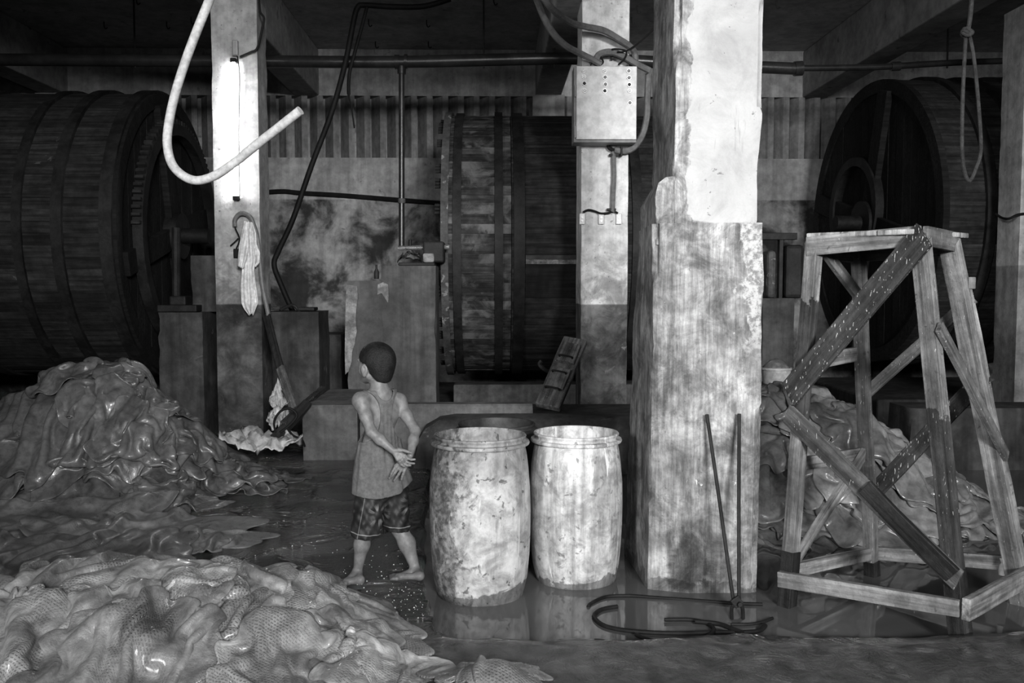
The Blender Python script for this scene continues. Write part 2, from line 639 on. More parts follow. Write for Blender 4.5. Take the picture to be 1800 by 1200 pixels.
# beams running from the back wall over the pillars
BB = LZ1
beam_x = [(-7.28, -6.86, 'far left concrete ceiling beam above the dark left drum'),
          (-3.24, -2.84, 'concrete ceiling beam above the pillar with the fluorescent lamp'),
          (.66, 1.08, 'concrete ceiling beam above the control box pillar'),
          (5.03, 5.45, 'pale stained concrete ceiling beam above the right drum')]
for x0, x1, lb in beam_x:
    tag(build('ceiling_beam', MB().box((x0, -1.4, BB), (x1, BACK - .005, CEIL - .004)), 'beam_concrete', bevel=.02), lb, 'beam')
    if x0 in (-7.28, .66): build('pilaster', MB().box((x0 - .05, BACK - .14, .0), (x1 + .05, BACK + .25, BB)), 'wall_paint', wall, bevel=.01)
# hooks left in the ceiling slab
hk = None
for px, py in ((183, 48), (293, 48), (240, 5), (336, 40), (648, 44), (750, 45), (660, 82), (753, 82), (868, 6), (1365, 12), (1110, 40), (1120, 20)):
    z = CEIL
    p = atz(px, py, CEIL - .08)
    if hk is None:
        m_ = MB().tube(smooth_path([(0, 0, .09), (0, 0, .02), (.02, 0, -.02), (.05, 0, 0)], 4), .009, 6)
        hk = build('ceiling_hook', m_, 'iron_black', ceil, M=Matrix.Translation(p))
    else:
        c = hk.copy()
        COL.objects.link(c)
        c.location = ROOT[ceil.name].inverted() @ p

# ------------------------------------------------------------------ ground: one height-field with the sunken pool
def pool_edge(Y):
    return float(np.interp(Y, [4.0, 4.45, 4.6, 5.2, 6.7, 9, 12], [-.2, -.285, -.31, -.41, -.52, -.62, -.7]))


xs = np.concatenate([np.linspace(-9, -3.2, 24)[:-1], np.arange(-3.2, 4.0, .045), np.linspace(4.0, 9, 26)])
ys = np.concatenate([np.linspace(-1.5, 2.6, 14)[:-1], np.arange(2.6, 7.0, .045), np.linspace(7.0, 15, 36)])
gv, gf = [], []
for y in ys:
    pe = pool_edge(y)
    for x in xs:
        q = (x, y, 0)
        g = .058 + fbm(q, .9, 2) * .012
        if y < 4.7:
            g += (fbm(q, 5, 4) * .016 + .012) * min(1, (4.7 - y) / .35)
        # left kerb edge is sharp, the near edge is a long ramp
        sx = min(1, max(0, (pe + .03 - x) / .035))
        near = min(1, max(0, (4.66 - y + fbm(q, 1.5, 2) * .05) / .38))
        near = near * near * (3 - 2 * near)
        rc = max(0, .16 - math.hypot(max(0, pe + .18 - x), max(0, y - 4.45)) * 1.0) if (x > pe - .02 and y < 4.75) else 0
        w = max(sx, near)
        gv.append((x, y, -.13 * (1 - w) + g * w))
nxg = len(xs)
for j in range(len(ys) - 1):
    for i in range(nxg - 1):
        a = j * nxg + i
        gf.append((a, a + 1, a + 1 + nxg, a + nxg))
ground = struct(build('floor', MB().add(gv, gf), 'wet_ground', smooth=True, ang=50))
water = tag(build('pool_water', MB().add([(-.72, 4.2, 0), (8.5, 4.2, 0), (8.5, 8.58, 0), (-.72, 8.58, 0)], [(0, 1, 2, 3)]), 'murky_water'),
            'murky grey water standing in the sunken pool around barrels and wooden stand', 'water')

# ------------------------------------------------------------------ pillars
def pillar(name, pxl, pxr, Y, depth, mat, label, z0=.0, seed=1, amp=.004, chip=.007, z1=None):
    x0, x1 = at(pxl, 500, Y).x, at(pxr, 500, Y).x
    pl = rect(x0, Y, x1, Y + depth)
    o = build(name, rough_prism([(z0, pl), (z1 or BB - .002, pl)], .08, amp, chip, seed, .07), mat, smooth=True, ang=35)
    tag(o, label, 'pillar')
    return x0, x1


P1 = pillar('pillar', 379, 459, 10, .42, 'pillar_paint_lamp', 'square concrete pillar carrying the lit fluorescent tube and towel', seed=2)
P2 = pillar('pillar', 1021, 1103, 10, .6, 'pillar_paint', 'white painted pillar carrying the control box, dark below', seed=5)
P3 = pillar('pillar', 1789, 1870, 10, .45, 'pillar_paint_dim', 'dim pillar at the right edge of the photo', seed=9)
# the big pillar: shaft with a thicker, chamfered plinth cast round its foot
mp = thing('concrete_pillar', (1.25, 5.4, -.1), 'big foreground concrete pillar with peeling white paint and thick plinth', 'pillar')
sh = [(at(1183, 504, 5.16).x, 5.16), (at(1336, 504, 5.16).x, 5.16), (at(1336, 504, 5.16).x + .02, 5.9), (at(1183, 504, 5.16).x, 5.9)]
sh2 = [(a + (.012 if i in (1, 2) else 0), b) for i, (a, b) in enumerate(sh)]
sh1 = [(a - (.018 if i in (1, 2) else 0), b) for i, (a, b) in enumerate(sh)]
build('shaft', rough_prism([(1.9, sh1), (2.45, sh1), (2.7, sh), (BB - .002, sh2)], .035, .008, .032, 3, .035), 'main_pillar_render', mp, smooth=True, ang=32)


def plinth_ring(l, m, r, s):
    return [(at(r, 504, 5.12).x, 5.12), (at(r, 504, 5.12).x + .03, 5.95), (at(l, 504, 5.95).x, 5.95), (at(m, 504, 5.2).x, 5.2), (at(s, 504, 5.12).x, 5.12)]


def tilt_ring(z, l, m, r, s):
    return (z, plinth_ring(l, m, r, s))


build('plinth', rough_prism([tilt_ring(-.1, 1100, 1141, 1341, 1214), tilt_ring(.9, 1108, 1146, 1343, 1213), tilt_ring(1.7, 1116, 1148, 1342, 1212),
                             tilt_ring(2.12, 1122, 1148, 1338, 1212)], .04, .009, .022, 11, .04), 'main_pillar_render', mp, smooth=True, ang=32)
# shoulder of the plinth on its left side rises higher, with a rounded outer corner
sp = lambda l, m, s, dy=0: [(at(s, 504, 5.135).x, 5.135 + dy), (at(s, 504, 5.135).x, 5.95), (at(l, 504, 5.95).x, 5.95), (at(m, 504, 5.2).x, 5.2 + dy)]
build('plinth_shoulder', rough_prism([(2.0, sp(1126, 1153, 1211, .012)), (2.11, sp(1125, 1152, 1211, .01)), (2.27, sp(1124, 1149, 1210)), (2.35, sp(1137, 1156, 1206, .01)), (2.385, sp(1143, 1170, 1203, .02))],
                                     .035, .007, .02, 14, .03), 'main_pillar_render', mp, smooth=True, ang=32)

# ------------------------------------------------------------------ overhead pipes
YP = 12.0
pp = thing('overhead_pipe', at(700, 107, YP), 'dark main pipe crossing the hall below the ceiling beams', 'pipe')
build('main_run', MB().tube(smooth_path([at(x_, y_, YP) for x_, y_ in ((-160, 104), (200, 106), (470, 108), (700, 109), (1005, 103), (1200, 112), (1402, 121))], 6), .078, 16), 'pipe_paint', pp, smooth=True)
build('thin_run', MB().tube(smooth_path([at(x_, y_, YP) for x_, y_ in ((1400, 120), (1480, 119), (1560, 117), (1680, 110), (1860, 104))], 6), .04, 12), 'pipe_paint', pp, smooth=True)
build('end_collar', MB().cyl(at(1396, 121, YP), at(1410, 120, YP), .095, 16), 'pipe_paint', pp, smooth=True)
build('coupling', MB().cyl(at(1566, 117, YP), at(1582, 116, YP), .058, 12), 'pipe_paint', pp, smooth=True)
for a_, b_ in (((694, 109), (702, 109)), ((711, 108), (716, 108))):
    build('fitting_ring', MB().cyl(at(*a_, YP), at(*b_, YP), .092, 18), 'pipe_paint', pp, smooth=True)
for x_ in (232, 850, 975, 1672):
    a_ = at(x_, 100, YP - .1)
    h_ = build('hanger', MB().cyl((a_.x, YP, a_.z - .12), (a_.x, YP, CEIL), .012, 6), 'iron_black', pp)
dp = thing('drop_pipe', at(706, 440, YP), 'thin vertical pipe dropping from the overhead pipe to the bearing block', 'pipe')
build('pipe', MB().cyl(at(706, 436, YP), at(706, 114, YP), .038, 12), 'pipe_paint', dp, smooth=True)
build('tee_neck', MB().cyl(at(706, 130, YP), at(706, 114, YP), .055, 12), 'pipe_paint', dp, smooth=True)
build('pipe_joint', MB().cyl(at(706, 357, YP), at(706, 349, YP), .05, 12), 'iron_rust', dp, smooth=True)
tag(build('wall_conduit', MB().tube(smooth_path([at(x_, y_, 14.93) for x_, y_ in ((473, 337), (500, 336), (530, 339), (600, 343), (700, 351), (790, 358))], 5), .035, 8), 'rubber_black', smooth=True),
    'black cable run sagging along the stained back wall', 'cable')
hz = thing('black_hose', at(515, 545, 11.4), 'black hose slanting from the ceiling past the lamp pillar', 'hose')
YH = 11.4
build('long_hose', MB().tube(smooth_path([at(x_, y_, YH) for x_, y_ in ((792, -2), (745, 11), (690, 12), (640, 9), (629, 13), (622, 35), (606, 115), (582, 200), (548, 290), (515, 385), (490, 440), (482, 466), (496, 505), (515, 548))], 6), .034, 10), 'rubber_black', hz, smooth=True)
build('short_hose', MB().tube(smooth_path([at(x_, y_, YH) for x_, y_ in ((645, 12), (635, 50), (622, 98), (614, 130), (613, 165), (618, 190), (623, 225))], 6), [.022] * 25 + [.01] * 12, 8), 'rubber_black', hz, smooth=True)

# ------------------------------------------------------------------ tanning drums
def ring_x(mb, x0, x1, r0, r1, n=72):
    """ring round the local x axis, rectangular section"""
    vs, fs = [], []
    for j in range(n):
        th = 2 * PI * j / n
        c, s_ = math.cos(th), math.sin(th)
        for x_, r in ((x0, r0), (x0, r1), (x1, r1), (x1, r0)):
            vs.append((x_, r * c, r * s_))
    for j in range(n):
        a, b = j * 4, ((j + 1) % n) * 4
        for k_ in range(4):
            k2 = (k_ + 1) % 4
            fs.append((a + k_, a + k2, b + k2, b + k_))
    return mb.add(vs, fs)


def drum(label, centre, R, x0, x1, rotz, cuts, hoops, n=84, smat=('stave_dark',), hoopmat='iron_black', ends=(0, 1), endmat='stave_black', skip=()):
    """wooden tanning drum, axis along local x.  cuts: x where the stave rows meet; hoops: (x, width, height)"""
    M0 = Matrix.Translation(Vector(centre)) @ Matrix.Rotation(rotz, 4, 'Z')
    t = bpy.data.objects.new('tanning_drum', None)
    COL.objects.link(t)
    t.matrix_basis = M0
    ROOT[t.name] = M0
    tag(t, label, 'drum')
    th = .055
    core = MB()
    ring_x(core, x0 + .03, x1 - .03, .01, R - th - .01, 48)
    build('drum_core', core, 'iron_black', t, M=M0)
    w = 2 * PI * R / n * .985
    for k_, (a, b) in enumerate(zip(cuts[:-1], cuts[1:])):
        proto = None
        mm = MB().box((a + .004, -w / 2, R - th), (b - .004, w / 2, R))
        for i in range(n):
            if (k_, i) in skip:
                continue
            rot = Matrix.Rotation(2 * PI * i / n, 4, 'X')
            if proto is None:
                proto = build('stave', mm, smat[min(k_, len(smat) - 1)], t, M=M0 @ rot)
            else:
                c = proto.copy()
                COL.objects.link(c)
                c.matrix_basis = rot @ Matrix.Translation((0, 0, random.uniform(-.006, .004)))
    for hx, hw, hh in hoops:
        build('hoop', ring_x(MB(), hx - hw / 2, hx + hw / 2, R - .01, R + hh), hoopmat, t, M=M0, smooth=True, ang=30)
    for e in ends:
        xe = x0 if e == 0 else x1
        sg = -1 if e == 0 else 1
        y = -R + .03
        bw = .2
        while y < R - .05:
            ya, yb = y, min(y + bw, R - .03)
            ym = max(abs(ya), abs(yb))
            za = math.sqrt(max(.01, (R - .03) ** 2 - ya ** 2))
            zb = math.sqrt(max(.01, (R - .03) ** 2 - yb ** 2))
            d = random.uniform(-.006, .006)
            xa, xb = sorted((xe - sg * .06, xe + sg * d))
            m_ = MB()
            poly = [(ya + .004, -za), (yb - .004, -zb), (yb - .004, zb), (ya + .004, za)]
            m_.add([(xa, p[0], p[1]) for p in poly] + [(xb, p[0], p[1]) for p in poly],
                   [(3, 2, 1, 0), (4, 5, 6, 7), (0, 1, 5, 4), (1, 2, 6, 5), (2, 3, 7, 6), (3, 0, 4, 7)])
            build('end_board', m_, endmat, t, M=M0)
            y += bw
        build('end_rim', ring_x(MB(), xe - sg * .05 if sg > 0 else xe - .03, xe + .03 if sg > 0 else xe + .05, R - .16, R + .012), endmat, t, M=M0, smooth=True, ang=30)
        xa, xb = sorted((xe, xe + sg * .09))
        for a_ in (0, PI / 2):
            m_ = MB().box((xa, -R * .93, -.14), (xb, R * .93, .14))
            m_.v = [Matrix.Rotation(a_ + .25, 4, 'X') @ v for v in m_.v]
            build('cross_beam', m_, endmat, t, M=M0, bevel=.01)
        build('hub', MB().cyl((xe, 0, 0), (xe + sg * .16, 0, 0), .3, 24), 'iron_black', t, M=M0, smooth=True)
        build('axle', MB().cyl((xe, 0, 0), (xe + sg * .5, 0, 0), .1, 16), 'iron_black', t, M=M0, smooth=True)
    return t, M0


# middle drum, behind the control-box pillar
R = 1.73
YC, ZC = 12.6, 2.33
xl = at(789, 400, YC - R * .55).x
tm, Mm = drum('limed wooden tanning drum standing between the bearing block and control box pillar', (0, YC, ZC), R, xl, 2.75, 0,
              [xl, .2, 2.75], [(at(803, 400, 10.9).x, .10, .035), (at(877, 400, 10.9).x, .1, .05), (at(913, 400, 10.9).x, .13, .04), (1.7, .12, .04)],
              n=92, smat=('stave_limed', 'stave_dark'), ends=(1,))
build('flange', ring_x(MB(), xl - .06, xl + .03, R - .2, R + .05), 'iron_rust', tm, M=Mm, smooth=True, ang=30)
for i in range(14):
    a_ = -1.25 + i * .2 + (.04 if i % 3 else -.03)
    for k_ in range(3):
        b_ = a_ + k_ * .028
        p = Vector((xl - .06, -math.cos(b_) * (R - .07), math.sin(b_) * (R - .07)))
        build('bolt', MB().cyl(p, p + Vector((-.075, 0, 0)), .02, 8), 'iron_black', tm, M=Mm)
# hatch of the middle drum: raised dark panels colour in the shaded opening; wet metal lip
ha0 = math.radians(-2)
hx0, hx1 = at(924, 480, 10.9).x, at(1040, 480, 10.9).x
for nm, t0, t1, r0, r1, mt in (('hatch_slot_shade', 2.6, 1.0, R + .004, R + .012, 'recess_shade'), ('hatch_lip', 1.0, -.7, R + .005, R + .05, 'wet_metal'), ('hatch_dark_patch', -.9, -14.5, R + .005, R + .025, 'stave_black')):
    m_ = MB()
    vs, fs = [], []
    K = 8
    for i in range(K + 1):
        a_ = math.radians(t0 + (t1 - t0) * i / K - 9.0)
        for x_, r in ((hx0, r0), (hx0, r1), (hx1, r1), (hx1, r0)):
            vs.append((x_, -r * math.cos(a_), r * math.sin(a_)))
    for i in range(K):
        for k_ in range(4):
            k2 = (k_ + 1) % 4
            fs.append((i * 4 + k_, i * 4 + k2, i * 4 + 4 + k2, i * 4 + 4 + k_))
    fs += [(0, 1, 2, 3), tuple(K * 4 + q for q in (3, 2, 1, 0))]
    if mt == 'wet_metal' and mt not in MATS:
        grime('wet_metal', .06, .2, 9, rough=.22, bump=.5, bscale=25, spec=.6)
    build(nm, m_.add(vs, fs), mt, tm, M=Mm)

# left drum, running out of the frame
R2 = 1.78
YL, ZL = 12.0, 2.42
xe = at(300, 400, YL).x
tl, Ml = drum('huge dark tanning drum on the left behind the mound of hides', (xe, YL, ZL), R2, -6.2, 0, 0, [-6.2, -1.9, 0],
              [(-.08, .14, .05), (-.62, .12, .05), (-1.06, .1, .04), (-1.9, .14, .03), (-3.6, .14, .03)], n=84,
              smat=('stave_dark', 'stave_dark'), ends=(1,), endmat='stave_black')
build('gear_ring', ring_x(MB(), .06, .18, R2 - .5, R2 - .36), 'iron_black', tl, M=Ml, smooth=True, ang=30)
for i in range(40):
    a_ = -.9 + i * .062
    rr_ = R2 - .33
    m_ = MB().box((.07, -.018, -.03), (.17, .018, .03))
    build('gear_tooth', m_, 'stave_dark', tl, M=Ml @ Matrix.Rotation(a_, 4, 'X') @ Matrix.Translation((0, 0, rr_)))
# raised black patch colouring in the shaded hatch hole of the left drum
m_ = MB()
vs, fs = [], []
for i in range(9):
    a_ = math.radians(-10 - 14 * i / 8)
    sl = .22 * (i / 8)
    for x_, r in ((-2.85 + .12 - sl, R2 + .005), (-2.85 + .12 - sl, R2 + .03), (-1.95 - .12 + sl, R2 + .03), (-1.95 - .12 + sl, R2 + .005)):
        vs.append((x_, -r * math.cos(a_), r * math.sin(a_)))
for i in range(8):
    for k_ in range(4):
        k2 = (k_ + 1) % 4
        fs.append((i * 4 + k_, i * 4 + k2, i * 4 + 4 + k2, i * 4 + 4 + k_))
fs += [(0, 1, 2, 3), tuple(32 + q for q in (3, 2, 1, 0))]
build('hatch_dark_patch', m_.add(vs, fs), 'iron_black', tl, M=Ml)

# right drum, its round end turned towards us
RR = 1.90
cr = at(1530, 392, 12.55)
tr_, Mr = drum('dark tanning drum with round boarded end behind the wooden stand', (cr.x, 12.55, cr.z), RR, 0, 2.3, math.radians(3), [0, 2.3],
               [(.55, .12, .05), (1.0, .1, .05), (1.45, .16, .06), (2.2, .12, .05)], n=80, smat=('stave_dark',), ends=(0,), endmat='stave_black')
build('manhole_ring', ring_x(MB(), -.12, .02, .62, .74, 48), 'iron_black', tr_, M=Mr @ Matrix.Translation((0, .35, .2)), smooth=True, ang=30)

# ------------------------------------------------------------------ concrete bases
def block(name, pxl, pxr, Y, pyt, depth, label, mat='concrete_block', z0=0, cat='concrete block', seed=1, amp=.008, chip=.02, parent=None, zt=None):
    x0, x1 = at(pxl, pyt, Y).x, at(pxr, pyt, Y).x
    zt = at((pxl + pxr) / 2, pyt, Y).z if zt is None else zt
    pl = rect(x0, Y, x1, Y + depth)
    o = build(name, rough_prism([(z0, pl), (zt, pl)], .07, amp, chip, seed, .07), mat, parent, smooth=True, ang=35)
    if parent is None:
        tag(o, label, cat)
    return o


bb = thing('bearing_block', (at(688, 600, 10.35).x, 10.6, .0), 'stepped concrete bearing block with flaked white edge behind the boy', 'concrete block')
block('tall_step', 670, 766, 10.35, 467, .62, '', seed=3, parent=bb)
block('low_step', 609, 676, 10.365, 493, .59, '', seed=4, parent=bb)
# flaked patches are thin remains of render standing on the face
for pts in ([(609, 500), (628, 503), (629, 522), (626, 545), (625, 560), (627, 582), (623, 606), (619, 618), (618, 636), (613, 652), (607, 658), (606, 620), (607, 560), (608, 525)],
            [(664, 500), (673, 496), (682, 500), (683, 520), (682, 532), (677, 524), (671, 515), (663, 518)]):
    vs = [at(x_, y_, 10.345) for x_, y_ in pts]
    m_ = MB()
    n_ = len(vs)
    m_.add(vs + [v + Vector((0, .03, 0)) for v in vs], [tuple(range(n_ - 1, -1, -1)), tuple(range(n_, 2 * n_))] + [(i, (i + 1) % n_, (i + 1) % n_ + n_, i + n_) for i in range(n_)])
    build('render_patch', m_, 'flaked_paint', bb)
# bearing and oiler standing on the block
bg = thing('axle_bearing', at(745, 466, 10.6), 'black axle bearing with rag and oiler on top of the stepped block', 'bearing')
build('base_plate', MB().box(tuple(at(700, 467, 10.4)), tuple(at(764, 461, 10.4) + Vector((0, .4, 0)))), 'iron_black', bg, bevel=.01)
build('housing', MB().box(tuple(at(744, 461, 10.45)), tuple(at(780, 424, 10.45) + Vector((0, .35, 0)))), 'iron_black', bg, bevel=.02)
build('shaft_stub', MB().cyl(at(700, 436, 10.6), at(790, 434, 10.6), .028, 12), 'wet_metal', bg, smooth=True)
build('oil_cup', MB().cyl(at(721, 440, 10.6), at(721, 421, 10.6), .02, 10), 'iron_black', bg)
build('pad', MB().box(tuple(at(743, 461, 10.42)), tuple(at(763, 445, 10.42) + Vector((0, .2, 0)))), 'flaked_paint', bg, bevel=.02)
rag = MB()
vs, fs = [], []
for i in range(14):
    for j in range(10):
        u, v_ = i / 13, j / 9
        p = at(698 + 46 * u, 462 - 24 * math.sin(PI * u) ** .7 * (1 - .7 * v_), 10.42 + .24 * v_)
        p.z += fbm((u * 4, v_ * 4, 3), 1.3, 3) * .05
        p.y += fbm((u * 5, v_ * 5, 7), 1.3, 2) * .05
        vs.append(p)
for i in range(13):
    for j in range(9):
        a = i * 10 + j
        fs.append((a, a + 1, a + 11, a + 10))
o = build('rag', rag.add(vs, fs), 'cloth_grey' if 'cloth_grey' in MATS else 'concrete_mid', bg, smooth=True)
bt = tag(build('small_bottle', MB().lathe([(.0, 0), (.028, 0), (.03, .02), (.03, .08), (.012, .12), (.012, .165), (.0, .166)], 14, tuple(at(662, 490, 10.55))), 'iron_black', smooth=True),
         'little dark bottle on the lower step of the bearing block', 'bottle')

# blocks round the lamp pillar
block('concrete_block', 277, 356, 10.45, 549, .8, 'dark concrete block left of the lamp pillar, under the left drum', 'concrete_dark', seed=6)
sup = thing('axle_support', at(356, 548, 10.6), 'dark concrete axle support standing on the block left of the lamp pillar', 'support')
block('upright', 334, 384, 10.7, 449, .4, '', 'concrete_dark', z0=at(350, 548, 10.6).z, seed=7, parent=sup)
build('cross_plate', MB().box(tuple(at(276, 548, 10.5)), tuple(at(345, 536, 10.5) + Vector((0, .3, 0)))), 'iron_black', sup, bevel=.01)
build('shaft_pedestal', MB().box(tuple(at(297, 537, 10.6)), tuple(at(326, 520, 10.6) + Vector((0, .25, 0)))), 'iron_black', sup, bevel=.02)
build('steel_post', MB().cyl(at(310, 520, 10.65), at(310, 400, 10.65), .05, 10), 'iron_black', sup)
block('concrete_block', 462, 560, 10.75, 548, .7, 'dark concrete block right of the lamp pillar with scrap iron on top', 'concrete_dark', seed=8)
block('concrete_block', 522, 600, 11.5, 588, .7, 'lower dark concrete block behind the right side of the lamp pillar', 'concrete_dark', seed=12)
sc_ = thing('scrap_iron', at(520, 548, 11.0), 'bent scrap iron lying on the block right of the lamp pillar', 'scrap metal')
build('bar', MB().cyl(at(470, 541, 10.85), at(492, 541, 10.85), .02, 8), 'wet_metal', sc_)
build('bent_rod', MB().tube(smooth_path([at(492, 545, 10.9), at(515, 536, 11), at(530, 552, 11), at(545, 560, 11), at(556, 575, 10.8)], 5), .02, 8), 'iron_black', sc_)
build('bracket', MB().box(tuple(at(523, 546, 10.95)), tuple(at(552, 540, 10.95) + Vector((0, .25, 0)))), 'iron_black', sc_, bevel=.01)

# low kerb walls of the drum pit
z_k = at(600, 712, 8.9).z
xk0, xk1, xk2 = at(531, 712, 8.9).x, at(628, 712, 8.9).x, at(938, 712, 8.9).x
tag(build('kerb_wall', rough_prism([(-.13, rect(xk0, 8.9, xk1, 10.32)), (z_k - .02, rect(xk0, 8.9, xk1, 10.32)), (z_k, rect(xk0 + .02, 8.92, xk1 - .02, 10.32))], .07, .012, .03, 15, .06), 'concrete_mid', smooth=True, ang=40),
    'low concrete kerb wall running back from the boy towards the pit', 'kerb')
tag(build('kerb_wall', rough_prism([(-.13, rect(xk1 + .005, 8.95, xk2, 9.15)), (z_k - .02, rect(xk1 + .005, 8.95, xk2, 9.15)), (z_k, rect(xk1 + .005, 8.97, xk2, 9.13))], .07, .012, .03, 16, .06), 'concrete_mid', smooth=True, ang=40),
    'low concrete kerb wall behind the barrels below the middle drum', 'kerb')
# rounded concrete apron in front of it
ap = []
xa0, xa1 = at(722, 760, 8.5).x, 2.0
for z_, ins, l in ((-.13, 0, 0), (.3, .02, .05), (.42, .05, .12), (.49, .10, .25), (.515, .2, .4)):
    ap.append((z_, rect(xa0 + l, 8.45 + ins, xa1, 8.92)))
tag(build('concrete_apron', rough_prism(ap, .07, .014, .03, 17, .05), 'concrete_dark', smooth=True, ang=60), 'rounded dark concrete apron behind the barrels', 'apron')
zs_ = at(1050, 733, 9.2).z
tag(build('pillar_step', MB().box((xk2 + .01, 8.96, -.13), (2.6, 9.99, .47)), 'concrete_dark', bevel=.03), 'dark concrete step in front of the control box pillar', 'step')
tag(build('pit_floor', MB().box((xk1 + .01, 9.16, -.13), (xk2, 14.9, .2)), 'concrete_dark', bevel=.02), 'dark pit floor under the middle drum', 'pit')
tag(build('pit_sill', MB().box((xk1 + .8, 12.0, .2), (3.5, 12.4, .47)), 'concrete_mid', bevel=.02), 'pale concrete sill under the middle drum', 'sill')
# right low wall
tag(build('kerb_wall', rough_prism([(-.13, rect(at(1598, 716, 8.6).x, 8.6, 8.0, 9.1)), (at(1700, 718, 8.6).z, rect(at(1604, 716, 8.6).x, 8.62, 8.0, 9.1))], .08, .012, .03, 18, .06), 'concrete_dark', smooth=True, ang=40),
    'low concrete kerb wall right of the wooden stand', 'kerb')
tag(build('drum_plinth', MB().box((at(1640, 640, 9.8).x, 11.2, 0), (8, 14, .36)), 'concrete_dark', bevel=.03), 'dark concrete base beneath the right drum', 'concrete block')

# bearing support of the right drum, seen between pillar and stand
rs = thing('drum_support', at(1370, 640, 9.6), 'dark bearing frame on a concrete stub left of the right drum', 'support')
block('stub', 1340, 1397, 9.7, 524, .6, '', 'concrete_dark', seed=21, parent=rs)
build('perforated_bar', MB().box(tuple(at(1330, 421, 9.7)), tuple(at(1402, 409, 9.7) + Vector((0, .1, 0)))), 'iron_black', rs, bevel=.006)
build('post', MB().box(tuple(at(1369, 524, 9.72)), tuple(at(1377, 412, 9.72) + Vector((0, .08, 0)))), 'iron_black', rs)
build('gearbox', MB().box(tuple(at(1349, 524, 9.8)), tuple(at(1366, 440, 9.8) + Vector((0, .3, 0)))), 'iron_rust', rs, bevel=.04)
build('motor', MB().box(tuple(at(1380, 524, 9.9)), tuple(at(1415, 430, 9.9) + Vector((0, .3, 0)))), 'iron_black', rs, bevel=.04)
tub = thing('white_tub', at(1362, 662, 8.6), 'white tub with a lump of white powder behind the big pillar', 'tub')
c_ = at(1364, 676, 8.5)
build('tub_wall', MB().lathe([(0, 0), (.12, 0), (.135, .14), (.145, .145), (.145, .165), (.13, .165), (.125, .05), (0, .05)], 28, tuple(c_)), 'plastic_scrap', tub, smooth=True)
hp_ = MB().lathe([(.128, .12), (.115, .17), (.09, .2), (.05, .235), (.02, .245), (0, .247)], 20, tuple(c_))
hp_.v = [v + Vector((fbm(v, 12, 2) * .02, 0, fbm(v, 9, 2) * .02)) for v in hp_.v]
build('powder', hp_, 'flaked_paint', tub, smooth=True)
tag(build('tub_stand', MB().box(tuple(at(1340, 740, 8.35)), tuple(at(1392, 676.5, 8.35) + Vector((0, .35, 0)))), 'concrete_dark', bevel=.02), 'dark ledge the white tub stands on', 'ledge')

# ------------------------------------------------------------------ fluorescent lamp on the pillar
lx = at(412.5, 230, 9.93)
lm = thing('fluorescent_lamp', at(413, 348, 9.95), 'lit fluorescent tube fixed upright on the pillar', 'lamp')
zt_, zb_ = at(413, 110, 9.93).z, at(413, 346, 9.93).z
build('glowing_tube', MB().cyl((lx.x, 9.93, zb_), (lx.x, 9.93, zt_), .019, 14), 'tube_glow', lm, smooth=True)
for z_ in (zb_ - .035, zt_):
    build('lamp_holder', MB().box((lx.x - .03, 9.905, z_), (lx.x + .03, 9.985, z_ + .045)), 'iron_black', lm, bevel=.006)
bx_ = at(413, 100, 9.93)
build('ballast', MB().box((bx_.x - .028, 9.93, at(413, 97, 9.93).z), (bx_.x + .028, 9.985, at(413, 70, 9.93).z)), 'metal_ring', lm, bevel=.006)
build('lamp_wire', MB().tube(smooth_path([at(x_, y_, 9.96) for x_, y_ in ((416, 92), (421, 130), (420, 200), (420, 280), (421, 345), (417, 352))], 5), .007, 6), 'rubber_black', lm)
build('supply_wire', MB().tube(smooth_path([at(x_, y_, 9.95) for x_, y_ in ((422, 100), (440, 92), (452, 85), (460, 55), (464, 32), (457, 20), (455, -5))], 5), .012, 6), 'rubber_black', lm)
# socket and hook below
sk = thing('hanging_socket', at(414, 455, 9.94), 'black wired plug socket hanging on the lamp pillar beside the towel', 'socket')
build('socket_body', MB().box(tuple(at(410, 453, 9.95)), tuple(at(420, 437, 9.95) + Vector((0, .035, 0)))), 'rubber_black', sk, bevel=.008)
build('wire', MB().tube(smooth_path([at(x_, y_, 9.95) for x_, y_ in ((415, 438), (421, 420), (414, 402), (413, 392), (417, 380), (427, 375))], 5), .009, 6), 'rubber_black', sk)
build('wire_tail', MB().tube(smooth_path([at(x_, y_, 9.95) for x_, y_ in ((419, 419), (412, 426), (405, 432))], 4), .009, 6), 'rubber_black', sk)
tag(build('hook_hose', MB().tube(smooth_path([at(x_, y_, 9.93) for x_, y_ in ((413, 398), (413, 386), (421, 376), (432, 376), (441, 383), (446, 395), (452, 415), (456, 450), (461, 500), (470, 545), (480, 590), (494, 645))], 6), .024, 8), 'cable_grey', smooth=True),
    'grey hose hooked over a nail on the lamp pillar and hanging down its edge', 'hose')


